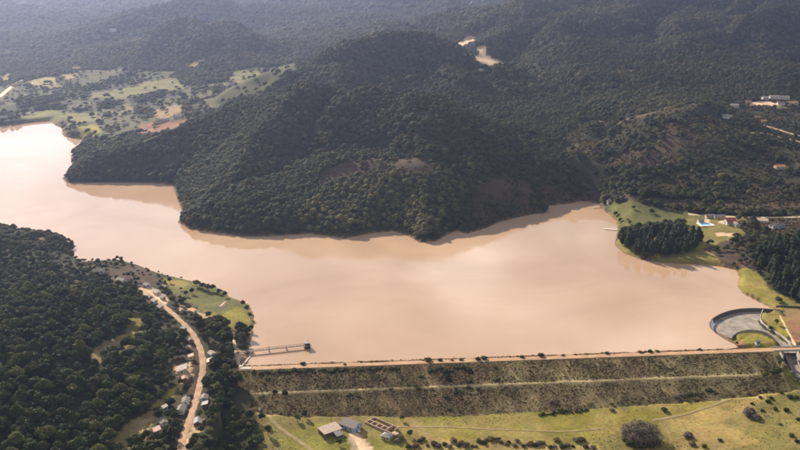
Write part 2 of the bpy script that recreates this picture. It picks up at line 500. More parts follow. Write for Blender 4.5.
nt.links.new(n2.outputs['Fac'], pm.inputs[0]); nt.links.new(n3.outputs['Fac'], pm.inputs[1])
bp = nt.nodes.new('ShaderNodeBump')
bp.inputs['Strength'].default_value = 0.25
bp.inputs['Distance'].default_value = 0.07
nt.links.new(pm.outputs[0], bp.inputs['Height'])
nt.links.new(bp.outputs['Normal'], b.inputs['Normal'])
M['water'] = wm

# ------------------------------------------------------------------ building helpers
def tag(o, label=None, cat=None, group=None, kind=None):
    if label: o['label'] = label
    if cat: o['category'] = cat
    if group: o['group'] = group
    if kind: o['kind'] = kind
    return o

def empty(name, loc, rz=0.0, scale=1.0):
    o = bpy.data.objects.new(name, None)
    o.empty_display_size = 1.0
    o.location = loc
    o.rotation_euler = (0, 0, rz)
    o.scale = (scale,) * 3
    COL.objects.link(o)
    return o

def link_mesh(name, me, mat=None, parent=None):
    if mat is not None and not me.materials:
        me.materials.append(mat)
    o = bpy.data.objects.new(name, me)
    COL.objects.link(o)
    if parent is not None:
        o.parent = parent
    return o

class MB:
    def __init__(self):
        self.v, self.f = [], []
    def add(self, vs, fs):
        k = len(self.v)
        self.v += [tuple(p) for p in vs]
        self.f += [tuple(i + k for i in f) for f in fs]
        return self
    def box(self, x0, x1, y0, y1, z0, z1):
        return self.add([(x0, y0, z0), (x1, y0, z0), (x1, y1, z0), (x0, y1, z0), (x0, y0, z1), (x1, y0, z1), (x1, y1, z1), (x0, y1, z1)],
                        [(0, 3, 2, 1), (4, 5, 6, 7), (0, 1, 5, 4), (1, 2, 6, 5), (2, 3, 7, 6), (3, 0, 4, 7)])
    def bar(self, a, b, w, h=None):
        h = h or w
        a, b = np.array(a, float), np.array(b, float)
        d = (b - a) / (np.linalg.norm(b - a) + 1e-9)
        up = np.array([0, 0, 1.0]) if abs(d[2]) < 0.95 else np.array([1.0, 0, 0])
        s = np.cross(d, up); s /= np.linalg.norm(s)
        u = np.cross(s, d)
        vs = [p + s * i * w / 2 + u * j * h / 2 for p in (a, b) for i, j in ((-1, -1), (1, -1), (1, 1), (-1, 1))]
        return self.add(vs, [(0, 1, 2, 3), (7, 6, 5, 4), (0, 4, 5, 1), (1, 5, 6, 2), (2, 6, 7, 3), (3, 7, 4, 0)])
    def tube(self, pts, radii, n=7):
        rings = []
        for k, p in enumerate(pts):
            p = np.array(p, float)
            a = np.array(pts[max(k - 1, 0)], float); c = np.array(pts[min(k + 1, len(pts) - 1)], float)
            d = (c - a) / (np.linalg.norm(c - a) + 1e-9)
            up = np.array([0, 0, 1.0]) if abs(d[2]) < 0.9 else np.array([1.0, 0, 0])
            s = np.cross(d, up); s /= np.linalg.norm(s)
            u = np.cross(s, d)
            rings.append([p + radii[k] * (s * math.cos(t) + u * math.sin(t)) for t in np.linspace(0, 2 * math.pi, n, endpoint=False)])
        vs = [q for r_ in rings for q in r_]
        fs = []
        for k in range(len(pts) - 1):
            for i in range(n):
                fs.append((k * n + i, k * n + (i + 1) % n, (k + 1) * n + (i + 1) % n, (k + 1) * n + i))
        fs.append(tuple(range(n))[::-1]); fs.append(tuple((len(pts) - 1) * n + i for i in range(n)))
        return self.add(vs, fs)
    def mesh(self, name):
        me = bpy.data.meshes.new(name)
        me.from_pydata(self.v, [], self.f)
        me.update()
        return me
    def build(self, name, mat, parent=None):
        return link_mesh(name, self.mesh(name), mat, parent)

def np_mesh(name, verts, faces, nper):
    me = bpy.data.meshes.new(name)
    verts = np.asarray(verts, np.float32); faces = np.asarray(faces, np.int32)
    me.vertices.add(len(verts)); me.vertices.foreach_set('co', verts.ravel())
    nf = len(faces)
    me.loops.add(nf * nper); me.polygons.add(nf)
    me.loops.foreach_set('vertex_index', faces.ravel())
    me.polygons.foreach_set('loop_start', np.arange(nf, dtype=np.int32) * nper)
    me.polygons.foreach_set('loop_total', np.full(nf, nper, np.int32))
    me.update(calc_edges=True)
    return me

def set_cover(me, col):
    a = me.attributes.new('cover', 'FLOAT_COLOR', 'POINT')
    a.data.foreach_set('color', np.concatenate([col, np.ones((len(col), 1))], 1).astype(np.float32).ravel())

def densify(P, step=3.0):
    out = []
    for a, b in zip(P[:-1], P[1:]):
        a, b = np.array(a[:2], float), np.array(b[:2], float)
        k = max(1, int(np.hypot(*(b - a)) / step))
        out += [a + (b - a) * i / k for i in range(k)]
    out.append(np.array(P[-1][:2], float))
    P = np.array(out)
    for _ in range(3):
        P[1:-1] = 0.25 * P[:-2] + 0.5 * P[1:-1] + 0.25 * P[2:]
    return P

def strip(name, pts, width, mat, lift=0.14, parent=None, top=surf, wob=0.18, step=3.0, seed=1):
    P = densify(pts, step)
    T = np.gradient(P, axis=0)
    T /= np.linalg.norm(T, axis=1)[:, None] + 1e-9
    N = np.stack([-T[:, 1], T[:, 0]], 1)
    n = len(P)
    r = np.random.default_rng(seed)
    rows = []
    for k, o in enumerate((-0.5, -0.17, 0.17, 0.5)):
        w = width * o * (1 + (wob * r.uniform(-1, 1, n) if k in (0, 3) else 0))
        q = P + N * np.asarray(w)[..., None] if np.ndim(w) else P + N * w
        z = top(q[:, 0], q[:, 1]) + (lift if k in (1, 2) else lift * 0.5)
        rows.append(np.column_stack([q, z]))
    V = np.concatenate(rows)
    Fc = []
    for k in range(3):
        for i in range(n - 1):
            Fc.append((k * n + i, (k + 1) * n + i, (k + 1) * n + i + 1, k * n + i + 1)[::-1])
    me = np_mesh(name, V, np.array(Fc), 4)
    return link_mesh(name, me, mat, parent)

# ------------------------------------------------------------------ land cover: open patches traced from the photograph onto the ground
C_FOREST = (0.045, 0.042, 0.022)
COVERS = {'grass': (0.215, 0.18, 0.034), 'meadow': (0.118, 0.114, 0.038), 'hay': (0.28, 0.215, 0.09), 'dry': (0.24, 0.155, 0.075), 'scrub': (0.072, 0.049, 0.033),
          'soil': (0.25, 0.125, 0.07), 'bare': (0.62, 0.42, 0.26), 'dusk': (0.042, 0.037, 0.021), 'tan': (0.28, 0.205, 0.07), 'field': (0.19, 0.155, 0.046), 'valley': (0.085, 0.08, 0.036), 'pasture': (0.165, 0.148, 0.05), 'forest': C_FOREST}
PATCHES = [  # cover, how many trees stand in it (0 to 1), outline in photo pixels
    ('valley', 0.33, [(-60, 92), (0, 86), (50, 76), (90, 70), (130, 68), (180, 70), (230, 72), (262, 66), (292, 66), (286, 82), (262, 92), (225, 104), (200, 118), (178, 134), (140, 142), (100, 150), (84, 140), (64, 136), (60, 126), (50, 120), (0, 125), (-60, 128)]),
    ('pasture', 0.02, [(15, 117), (30, 111), (62, 108), (66, 116), (56, 124), (30, 121)]), ('hay', 0.02, [(30, 80), (48, 76), (62, 82), (62, 89), (40, 88), (28, 85)]),
    ('pasture', 0.01, [(90, 92), (130, 84), (170, 78), (178, 80), (186, 88), (150, 94), (120, 99), (90, 97)]), ('pasture', 0.06, [(64, 114), (95, 112), (100, 121), (70, 124)]),
    ('pasture', 0.03, [(104, 107), (138, 103), (140, 108), (120, 116), (106, 113)]), ('valley', 0.12, [(186, 96), (210, 91), (262, 80), (266, 84), (236, 95), (205, 106), (180, 104)]),
    ('pasture', 0.02, [(230, 71), (258, 69), (260, 76), (232, 80)]), ('valley', 0.15, [(258, 68), (300, 62), (296, 72), (264, 76)]), ('dry', 0.06, [(150, 112), (180, 104), (186, 110), (160, 120)]),
    ('soil', 0.1, [(140, 124), (190, 120), (186, 128), (140, 134)]), ('grass', 0.03, [(0, 75), (14, 73), (10, 82), (0, 84)]), ('hay', 0.04, [(62, 74), (80, 72), (78, 78), (66, 79)]),
    ('grass', 0.05, [(184, 64), (198, 62), (196, 68), (186, 68)]), ('grass', 0.05, [(74, 126), (98, 124), (104, 134), (86, 138)]),
    ('forest', 1.0, [(176, 72), (184, 68), (228, 68), (232, 74), (228, 80), (205, 85), (180, 83)]), ('forest', 0.7, [(0, 108), (30, 102), (62, 98), (70, 102), (66, 109), (30, 111), (10, 114)]),
    ('forest', 0.7, [(62, 93), (100, 88), (142, 81), (143, 84), (100, 92), (62, 97)]), ('forest', 0.6, [(56, 80), (76, 78), (86, 84), (70, 88), (58, 85)]), ('forest', 0.6, [(154, 92), (182, 89), (184, 95), (160, 100)]),
    ('forest', 0.7, [(182, 104), (206, 103), (200, 116), (186, 122)]), ('forest', 0.6, [(92, 100), (116, 99), (128, 106), (118, 113), (96, 107)]), ('forest', 0.5, [(130, 100), (156, 98), (158, 112), (138, 116)]),
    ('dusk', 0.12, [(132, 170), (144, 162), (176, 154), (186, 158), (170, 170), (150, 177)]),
    ('scrub', 0.30, [(318, 176), (350, 160), (400, 158), (440, 162), (432, 172), (390, 170), (350, 178), (322, 186)]),
    ('scrub', 0.10, [(472, 182), (500, 178), (532, 184), (544, 200), (540, 212), (500, 219), (484, 224), (474, 206)]), ('scrub', 0.35, [(540, 186), (600, 186), (606, 198), (560, 202), (545, 206)]),
    ('scrub', 0.16, [(588, 194), (640, 196), (700, 200), (800, 200), (840, 200), (840, 210), (740, 212), (690, 210), (640, 206), (604, 200)]),
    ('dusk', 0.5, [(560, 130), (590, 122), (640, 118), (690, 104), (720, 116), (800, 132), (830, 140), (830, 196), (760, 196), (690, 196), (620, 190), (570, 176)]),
    ('scrub', 0.03, [(586, 124), (600, 120), (632, 117), (655, 111), (676, 106), (680, 109), (650, 117), (628, 122), (600, 124)]), ('scrub', 0.05, [(664, 124), (678, 122), (690, 134), (686, 148), (664, 154), (656, 150), (664, 140)]),
    ('scrub', 0.08, [(600, 156), (640, 150), (662, 146), (680, 152), (676, 166), (640, 170), (612, 166)]), ('scrub', 0.08, [(574, 132), (586, 140), (600, 152), (590, 158), (574, 148)]),
    ('scrub', 0.06, [(640, 184), (660, 176), (690, 170), (700, 182), (680, 188)]), ('scrub', 0.1, [(682, 118), (692, 126), (690, 146), (684, 140)]), ('scrub', 0.15, [(740, 184), (790, 186), (800, 196), (750, 200)]),
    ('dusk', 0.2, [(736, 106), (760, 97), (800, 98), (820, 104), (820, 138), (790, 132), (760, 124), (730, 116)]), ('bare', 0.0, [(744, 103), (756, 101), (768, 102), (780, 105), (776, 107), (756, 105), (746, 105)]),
    ('meadow', 0.0, [(772, 105), (784, 106), (786, 109), (776, 109)]), ('scrub', 0.1, [(768, 164), (800, 160), (830, 160), (830, 172), (800, 170), (774, 170)]),
    ('meadow', 0.03, [(598, 203), (620, 202), (650, 207), (690, 212), (706, 214), (706, 222), (670, 224), (640, 226), (620, 232), (616, 222), (606, 212)]),
    ('field', 0.10, [(690, 212), (720, 216), (750, 219), (752, 228), (745, 240), (735, 252), (736, 270), (718, 266), (696, 265), (660, 263), (640, 259), (622, 252), (616, 244), (622, 236), (680, 230)]),
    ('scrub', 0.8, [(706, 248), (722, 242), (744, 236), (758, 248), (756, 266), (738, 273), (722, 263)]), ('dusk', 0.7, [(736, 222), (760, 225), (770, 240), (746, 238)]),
    ('scrub', 0.06, [(746, 219), (800, 219), (840, 219), (840, 240), (800, 238), (770, 232), (752, 226)]), ('grass', 0.03, [(738, 270), (752, 268), (766, 284), (772, 292), (800, 304), (800, 312), (775, 310), (762, 303), (750, 297), (742, 293), (737, 287), (739, 277)]),
    ('grass', 0.02, [(761, 311), (776, 311), (786, 318), (792, 344), (780, 337), (764, 326), (759, 320)]), ('grass', 0.0, [(733, 338), (744, 333), (754, 332), (768, 337), (778, 345), (780, 350), (740, 350)]),
    ('dry', 0.0, [(784, 309), (840, 309), (840, 322), (786, 321)]), ('soil', 0.0, [(784, 321), (840, 322), (840, 346), (796, 346), (790, 336)]),
    # foot of the dam and the field below
    ('field', 0.0, [(244, 374), (300, 398), (420, 404), (560, 404), (660, 398), (740, 376), (790, 356), (900, 350), (900, 500), (230, 500), (262, 440), (256, 408)]),
    ('grass', 0.0, [(395, 418), (480, 415), (560, 411), (640, 407), (700, 396), (760, 374), (790, 364), (830, 372), (800, 384), (740, 398), (690, 418), (610, 436), (520, 446), (400, 438)]),
    ('tan', 0.0, [(655, 420), (700, 412), (740, 396), (790, 380), (800, 384), (760, 404), (720, 424), (760, 440), (700, 460), (670, 440)]), ('tan', 0.0, [(392, 420), (420, 420), (430, 436), (404, 432)]), ('tan', 0.0, [(420, 436), (600, 446), (620, 470), (420, 470)]),
    ('dry', 0.0, [(250, 380), (300, 400), (300, 410), (262, 402)]), ('grass', 0.0, [(296, 430), (330, 420), (400, 436), (420, 460), (300, 460), (280, 442)]),
    ('bare', 0.0, [(348, 432), (358, 430), (366, 440), (378, 456), (352, 456)]), ('bare', 0.0, [(247, 352), (236, 350), (238, 366), (248, 366)]), ('dry', 0.0, [(256, 404), (262, 402), (270, 416), (260, 414)]),
    # the low green point and openings along the dirt road
    ('meadow', 0.05, [(160, 278), (186, 280), (206, 284), (228, 295), (240, 300), (249, 306), (254, 316), (254, 328), (249, 336), (232, 331), (214, 318), (192, 304), (172, 294)]),
    ('grass', 0.0, [(222, 316), (240, 306), (250, 320), (246, 333), (232, 331), (222, 326)]), ('grass', 0.0, [(164, 280), (182, 282), (186, 286), (168, 290)]), ('bare', 0.05, [(184, 306), (192, 306), (214, 318), (222, 328), (214, 327), (200, 316)]),
    ('grass', 0.0, [(130, 312), (140, 316), (143, 330), (138, 346), (128, 346), (127, 326)]), ('hay', 0.0, [(92, 352), (110, 341), (130, 333), (134, 344), (114, 358), (94, 368)]), ('hay', 0.0, [(114, 438), (130, 422), (150, 410), (157, 420), (146, 438), (130, 449), (116, 454)]),
    ('grass', 0.1, [(146, 408), (166, 392), (176, 386), (174, 396), (158, 408), (150, 414)]), ('dry', 0.12, [(30, 238), (44, 236), (46, 244), (32, 246)]), ('scrub', 0.6, [(108, 268), (140, 266), (160, 280), (150, 290), (118, 284), (96, 278)]),
    ('forest', 1.0, [(200, 420), (226, 416), (240, 440), (236, 460), (200, 460)]), ('scrub', 0.4, [(176, 350), (198, 340), (206, 362), (202, 392), (190, 420), (178, 424), (170, 410), (178, 390), (172, 372)]),
    ('bare', 0.0, [(196, 416), (205, 418), (200, 432), (186, 452), (178, 452), (186, 436)]), ('bare', 0.0, [(176, 366), (192, 360), (194, 376), (182, 384)]), ('bare', 0.0, [(142, 290), (152, 288), (170, 300), (166, 306), (150, 300)]),
    # quarry and road cut in the saddle
    ('bare', 0.0, [(457, 43), (463, 38), (475, 36), (475, 41), (466, 46), (459, 50)]), ('bare', 0.0, [(471, 55), (477, 47), (485, 46), (485, 55), (492, 58), (502, 60), (511, 63), (505, 67), (488, 65), (473, 62)]),
    ('bare', 0.0, [(719, 221), (724, 221), (724, 224), (718, 224)]), ('bare', 0.0, [(716, 233.5), (735, 234), (735, 237), (716, 236)]), ('bare', 0.0, [(704, 219), (709, 219), (709, 227), (704, 226)]),
]
_cov = []
for kind, dens, P in PATCHES:
    W = [tuple(drop(a, b)[:2]) for a, b in P]
    _cov.append((kind, dens, W, min(p[0] for p in W), max(p[0] for p in W), min(p[1] for p in W), max(p[1] for p in W)))

def land(x, y):
    """colour of the ground and how densely trees stand there"""
    x, y = np.asarray(x, float), np.asarray(y, float)
    far = np.clip(y / 900, 0.5, 3)
    wx = x + 5 * far * fbm(x, y, 34, 3, 31)
    wy = y + 5 * far * fbm(x, y, 34, 3, 33)
    col = np.tile(np.array(C_FOREST), (len(x), 1))
    dens = np.ones(len(x))
    for kind, d, W, x0, x1, y0, y1 in _cov:
        k = np.nonzero((wx > x0) & (wx < x1) & (wy > y0) & (wy < y1))[0]
        if len(k):
            k = k[inside(wx[k], wy[k], W)]
            col[k] = COVERS[kind]
            dens[k] = d
    return col, dens

# ------------------------------------------------------------------ terrain, one sheet to the horizon
ny, nx = XX.shape
idx = np.arange(nx * ny).reshape(ny, nx)
quads = np.stack([idx[:-1, :-1], idx[:-1, 1:], idx[1:, 1:], idx[1:, :-1]], -1).reshape(-1, 4)
me = np_mesh('terrain', np.stack([XX, YY, ZZ], -1).reshape(-1, 3), quads, 4)
gx, gy = XX.ravel(), YY.ravel()
col, _d = land(gx, gy)
# drier and greener drifts in the open ground, mud at the waterline
dr = fbm(gx, gy, 70, 5, 41)
col = col * (1 + 0.28 * dr[:, None] * np.array([1.0, 0.7, 0.6]))
zz = ZZ.ravel()
mud = (sstep(1.1, 0.3, zz) * (poly_dist(gx, gy, LAKE) < 9))[:, None]
col = col * (1 - mud) + np.array((0.26, 0.14, 0.075)) * mud
opn = ((_d < 0.06) & (gy < 1000))[:, None]
tn = sstep(-0.1, 0.35, fbm(gx, gy, 24, 5, 43))[:, None] * 0.5 * opn
col = col * (1 - tn) + np.array((0.27, 0.195, 0.075)) * tn
gn = sstep(0.0, 0.4, fbm(gx, gy, 15, 4, 45))[:, None] * 0.4 * opn
col = col * (1 - gn) + np.array((0.12, 0.115, 0.030)) * gn
set_cover(me, col)
me.polygons.foreach_set('use_smooth', np.ones(len(quads), bool))
tag(link_mesh('terrain', me, M['ground']), kind='structure')

# ------------------------------------------------------------------ the lake
def grow(P, r):
    P = np.array(P); n = len(P)
    area = 0.5 * np.sum(P[:, 0] * np.roll(P[:, 1], -1) - np.roll(P[:, 0], -1) * P[:, 1])
    t = np.roll(P, -1, 0) - np.roll(P, 1, 0)
    t /= np.linalg.norm(t, axis=1)[:, None]
    nrm = np.stack([t[:, 1], -t[:, 0]], 1) * np.sign(area)
    return P + nrm * r
nshore = len(SHORE_PX)
r_each = np.full((len(LAKE), 1), 5.0)
r_each[nshore - 1:nshore + len(WEIR_PX)] = 0.0
LP = np.array(LAKE) + (grow(LAKE, 1.0) - np.array(LAKE)) * r_each
me = bpy.data.meshes.new('lake')
me.from_pydata([(p[0], p[1], 0.0) for p in LP], [], [tuple(range(len(LP)))])
me.update()
if me.polygons[0].normal.z < 0:
    me.flip_normals()
tag(link_mesh('lake', me, M['water']), kind='structure')

# ------------------------------------------------------------------ the dam
dam = empty('earth_dam', (*DAM_A, CREST_Z))
tag(dam, 'long straight earth dam with brown scrubby downstream face and dirt road on its crest', 'dam')
DI = np.array([DAM_A[0], DAM_A[1], CREST_Z])

def dam_point(s, n):
    return DAM_A[0] + DAM_T[0] * s + DAM_N[0] * n, DAM_A[1] + DAM_T[1] * s + DAM_N[1] * n

def dam_patch(name, s0, s1, n0, n1, st, mat, colf, parent, rough=0.22):
    S, N = np.meshgrid(np.linspace(s0, s1, int((s1 - s0) / st) + 1), np.linspace(n0, n1, int((n1 - n0) / st) + 1))
    s, n = S.ravel(), N.ravel()
    x, y = dam_point(s, n)
    z = dam_surface(s, n) + rough * fbm(x, y, 9, 4, 51)
    g = ground(x, y)
    z = np.maximum(z, g - 0.7)                                  # runs on just under the natural ground
    r_, c_ = S.shape
    k = np.arange(r_ * c_).reshape(r_, c_)
    q = np.stack([k[:-1, :-1], k[:-1, 1:], k[1:, 1:], k[1:, :-1]], -1).reshape(-1, 4)
    me = np_mesh(name, np.stack([x, y, z], -1) - DI, q, 4)
    set_cover(me, colf(s, n, x, y))
    me.polygons.foreach_set('use_smooth', np.ones(len(q), bool))
    return link_mesh(name, me, mat, parent)

def face_col(s, n, x, y):
    t = (0.5 + 0.5 * fbm(x, y, 42, 5, 61))[:, None]
    c = np.array((0.23, 0.145, 0.075)) * (1 - t) + np.array((0.27, 0.205, 0.08)) * t
    p = sstep(0.12, 0.4, fbm(x, y, 16, 4, 63))[:, None]
    c = c * (1 - 0.5 * p) + np.array((0.25, 0.14, 0.08)) * 0.5 * p
    right = sstep(0.35, 0.8, s / DAM_L)[:, None]
    c = c * (1 - 0.45 * right) + np.array((0.26, 0.205, 0.09)) * 0.45 * right
    berm = np.exp(-((-n - CREST_HALF - 20.5) / 0.8) ** 2)[:, None] * 0.8
    c = c * (1 - berm) + np.array((0.42, 0.33, 0.16)) * berm
    lip = sstep(2.5, 0.2, np.abs(-n - CREST_HALF - 0.6))[:, None] * 0.5
    c = c * (1 - lip) + np.array((0.10, 0.085, 0.04)) * lip
    streak = fbm(s, n * 0.16, 7, 4, 67)[:, None]
    patch = fbm(x, y, 30, 4, 68)[:, None]
    return c * (1.5 + 0.6 * streak + 0.4 * patch)
dam_patch('downstream_face', 2, DAM_L - 28, -47, -CREST_HALF, 1.5, M['dam_turf'], face_col, dam)
dam_patch('upstream_face', 2, DAM_L - 60, CREST_HALF, 12, 1.2, M['dam_turf'],
          lambda s, n, x, y: np.array((0.20, 0.125, 0.07)) * (1 + 0.5 * fbm(x, y, 7, 4, 65))[:, None], dam, 0.35)
dam_patch('crest', 0, DAM_L - 26, -CREST_HALF, CREST_HALF, 1.2, M['dam_turf'],
          lambda s, n, x, y: np.array((0.27, 0.165, 0.09)) * (1 + 0.3 * fbm(x, y, 7, 4, 66))[:, None], dam, 0.08)
road = strip('crest_road', [(*dam_point(s, -0.9),) for s in np.linspace(1, DAM_L - 26, 60)], 5.6, M['dirt_orange'], 0.18, None, lambda x, y: np.full(np.shape(x), CREST_Z), 0.1, 4, 3)
road.parent = dam
road.matrix_parent_inverse = Matrix.Translation(-Vector(DI))

# ------------------------------------------------------------------ roads and tracks
def px_line(pts):
    return [drop(a, b)[:2] for a, b in pts]
ROADS = [
    ('dirt_road', [(140, 288), (146, 293), (160, 303), (173, 314), (185, 325), (194, 336), (199, 346), (203, 358), (203, 370), (200, 385), (196, 400), (191, 416), (185, 432), (179, 452)], 4.6, 'dirt_orange'),
    ('abutment_path', [(233, 332), (234, 342), (236, 352), (239, 366)], 2.2, 'dirt_pale'),
    ('foot_track', [(242, 371), (246, 383), (254, 396), (263, 408), (270, 418), (279, 428), (294, 438), (306, 446), (316, 454)], 2.8, 'dirt_track'),
    ('field_track', [(395, 427), (440, 427), (500, 430), (560, 432), (604, 429)], 1.6, 'dirt_track'),
    ('field_track', [(652, 421), (680, 416), (715, 405), (745, 394), (768, 383), (780, 372), (784, 362)], 2.4, 'dirt_track'),
    ('lane', [(688, 214), (720, 216.5), (750, 217.5), (780, 217.5), (815, 217)], 4.5, 'dirt_pale'),
    ('village_road', [(728, 116), (744, 119), (760, 124), (776, 129), (792, 134), (810, 139)], 6.0, 'dirt_pale'),
    ('village_road', [(748, 133), (766, 133), (784, 138), (800, 142), (815, 146)], 4.0, 'dirt_pale'),
    ('valley_road', [(-6, 100), (2, 95), (9, 89), (16, 84), (22, 80)], 9.0, 'dirt_pale'),
    ('driveway', [(352, 433), (358, 440), (364, 452)], 5.0, 'dirt_pale'),
    ('soil_path', [(780, 316), (784, 324), (789, 334), (795, 346)], 1.8, 'dirt_pale'),
    ('hill_track', [(590, 121.5), (630, 118), (660, 111), (690, 103)], 2.0, 'dirt_track'),
    ('mountain_road', [(472, 57), (480, 57.5), (490, 60), (500, 62), (509, 63.5)], 7.0, 'dirt_pale'),
    ('mountain_road', [(460, 44.5), (463, 41.5), (468, 39.5), (473, 38)], 7.0, 'dirt_pale'),
]
ROAD_LINES = []
for k, (name, pts, w, m) in enumerate(ROADS):
    W = px_line(pts)
    ROAD_LINES.append((densify(W, 4), w))
    tag(strip(name, W, w, M[m], 0.25, seed=k + 10), kind='structure')

# ------------------------------------------------------------------ trees
M['leaf_grass'] = leaf_mat('leaf_grass', [(0.16, 0.14, 0.045), (0.21, 0.17, 0.06), (0.14, 0.115, 0.04), (0.26, 0.2, 0.08)], 0.6)

def leaf_cloud(rng, lobes, n, size, flat=0.8, up=0.25, mess=0.55):
    """many leaf-clump faces spread over the lobes of a crown; lobes: (x, y, z, rx, rz)"""
    lobes = np.array(lobes, float)
    wts = lobes[:, 3] ** 2
    which = rng.choice(len(lobes), n, p=wts / wts.sum())
    d = rng.normal(size=(n, 3)); d /= np.linalg.norm(d, axis=1)[:, None]
    d[:, 2] = np.where(d[:, 2] < -0.35, -d[:, 2], d[:, 2])
    r = rng.uniform(0.68, 1.06, n) ** 0.7
    L = lobes[which]
    c = L[:, :3] + d * np.stack([L[:, 3], L[:, 3], L[:, 4]], 1) * r[:, None]
    nrm = d + rng.normal(size=(n, 3)) * mess + np.array([0, 0, up])
    nrm /= np.linalg.norm(nrm, axis=1)[:, None]
    a = np.cross(nrm, rng.normal(size=(n, 3))); a /= np.linalg.norm(a, axis=1)[:, None]
    b = np.cross(nrm, a)
    s = size * rng.uniform(0.6, 1.35, n)[:, None]
    v = np.stack([c - a * s, c - b * s * flat, c + a * s, c + b * s * flat], 1).reshape(-1, 3)
    return v, np.arange(4 * n).reshape(n, 4)

def core(rng, lobes, k=0.72):
    V, Fs = [], []
    for (x, y, z, rx, rz) in lobes:
        o = len(V)
        rows, cols = 4, 6
        V.append((x, y, z + rz * k))
        for i in range(1, rows):
            for j in range(cols):
                t, p = math.pi * i / rows, 2 * math.pi * (j + 0.5 * (i % 2)) / cols
                q = k * rng.uniform(0.85, 1.12)
                V.append((x + rx * q * math.sin(t) * math.cos(p), y + rx * q * math.sin(t) * math.sin(p), z + rz * q * math.cos(t)))
        V.append((x, y, z - rz * k))
        for j in range(cols):
            Fs.append((o, o + 1 + j, o + 1 + (j + 1) % cols, o))
            for i in range(rows - 2):
                a = o + 1 + i * cols
                Fs.append((a + j, a + cols + j, a + cols + (j + 1) % cols, a + (j + 1) % cols))
            a = o + 1 + (rows - 2) * cols
            Fs.append((a + j, len(V) - 1, a + (j + 1) % cols, a + j))
    return V, Fs

def crown_mesh(name, seed, lobes, n, size, mat, with_core=True, up=0.25, mess=0.55):
    rng = np.random.default_rng(seed)
    v, f = leaf_cloud(rng, lobes, n, size, 0.8, up, mess)
    me = bpy.data.meshes.new(name)
    faces = [tuple(q) for q in f]
    verts = [tuple(q) for q in v]
    if with_core:
        V, Fs = core(rng, lobes)
        o = len(verts)
        verts += V
        faces += [tuple(dict.fromkeys(i + o for i in q)) for q in Fs]
    me.from_pydata(verts, [], faces)
    me.update()
    me.materials.append(mat)
    return me

def round_lobes(seed, R, H, n=7):
    rng = np.random.default_rng(seed)
    L = [(0, 0, H * 0.66, R * 0.70, H * 0.30)]
    for k in range(n):
        t = 2 * math.pi * k / n + rng.uniform(-0.4, 0.4)
        q = R * rng.uniform(0.42, 0.66)
        L.append((q * math.cos(t), q * math.sin(t), H * rng.uniform(0.45, 0.74), R * rng.uniform(0.36, 0.52), H * rng.uniform(0.15, 0.23)))
    L.append((R * rng.uniform(-0.2, 0.2), R * rng.uniform(-0.2, 0.2), H * 0.82, R * 0.42, H * 0.17))
    return L

def pine_lobes(seed, R, H):
    rng = np.random.default_rng(seed)
    L = []
    for k in range(8):
        t = k / 7
        rr = R * (0.8 + 0.3 * math.sin(math.pi * min(1, t * 1.3))) * (1 - 0.28 * t ** 3)
        a = rng.uniform(0, 6.28)
        L.append((0.28 * R * math.cos(a) * (1 - t), 0.28 * R * math.sin(a) * (1 - t), H * (0.22 + 0.66 * t), rr, H * 0.115))
    return L

def trunk_mesh(name, seed, H, r, limbs, mat, lobes=None):
    rng = np.random.default_rng(seed)
    mb = MB()
    mb.tube([(0, 0, -0.6), (0.05, 0, H * 0.25), (0.1, 0.08, H * 0.5), (0, 0.1, H * 0.72)], [r * 1.25, r, r * 0.75, r * 0.35], 7)
    for k in range(limbs):
        a = 2 * math.pi * k / limbs + rng.uniform(-0.4, 0.4)
        L = H * rng.uniform(0.24, 0.34)
        z0 = H * rng.uniform(0.28, 0.45)
        mb.tube([(0.05, 0.04, z0), (L * 0.5 * math.cos(a), L * 0.5 * math.sin(a), z0 + H * 0.12), (L * math.cos(a), L * math.sin(a), z0 + H * 0.24)], [r * 0.5, r * 0.35, r * 0.15], 5)
    me = mb.mesh(name)
    me.materials.append(mat)
    return me

NEAR = [(5.2, 9.5), (4.6, 10.5), (6.0, 10.0), (4.2, 8.0), (5.0, 12.0)]
near_crowns = [crown_mesh('crown', 100 + k, round_lobes(100 + k, R, H), 900, 0.52, M['leaf_dark']) for k, (R, H) in enumerate(NEAR)]
near_trunks = [trunk_mesh('trunk', 120 + k, H, 0.26, 5, M['bark']) for k, (R, H) in enumerate(NEAR)]
FAR = [(5.4, 7.4), (5.0, 8.2), (6.0, 7.8), (4.6, 6.4)]
hill_crowns = [crown_mesh('crown', 140 + k, round_lobes(140 + k, R, H, 5), 230, 0.95, M['leaf_hill'], True, 0.9, 0.35) for k, (R, H) in enumerate(FAR)]
olive_crowns = [crown_mesh('crown', 160 + k, round_lobes(160 + k, R, H, 6), 320, 0.85, M['leaf_olive'], True, 0.8, 0.4) for k, (R, H) in enumerate(FAR[:2])]
far_crowns = [crown_mesh('crown', 170 + k, round_lobes(170 + k, R, H, 5), 190, 1.0, M['leaf_hazed'], True, 0.9, 0.35) for k, (R, H) in enumerate(FAR[:2])]
hill_trunks = [trunk_mesh('trunk', 150 + k, H, 0.24, 3, M['bark']) for k, (R, H) in enumerate(FAR)]
PINES = [(3.6, 17.0), (3.9, 19.0), (3.3, 15.0)]
pine_crowns = [crown_mesh('crown', 180 + k, pine_lobes(180 + k, R, H), 900, 0.6, M['leaf_pine']) for k, (R, H) in enumerate(PINES)]
pine_trunks = [trunk_mesh('trunk', 190 + k, H, 0.28, 0, M['bark']) for k, (R, H) in enumerate(PINES)]
shrub_lobes = [(0, 0, 0.55, 0.85, 0.65), (0.6, 0.2, 0.45, 0.6, 0.5), (-0.5, 0.35, 0.5, 0.6, 0.5), (-0.1, -0.6, 0.4, 0.6, 0.45)]
shrub_dark = crown_mesh('shrub', 201, shrub_lobes, 260, 0.2, M['leaf_dark'])
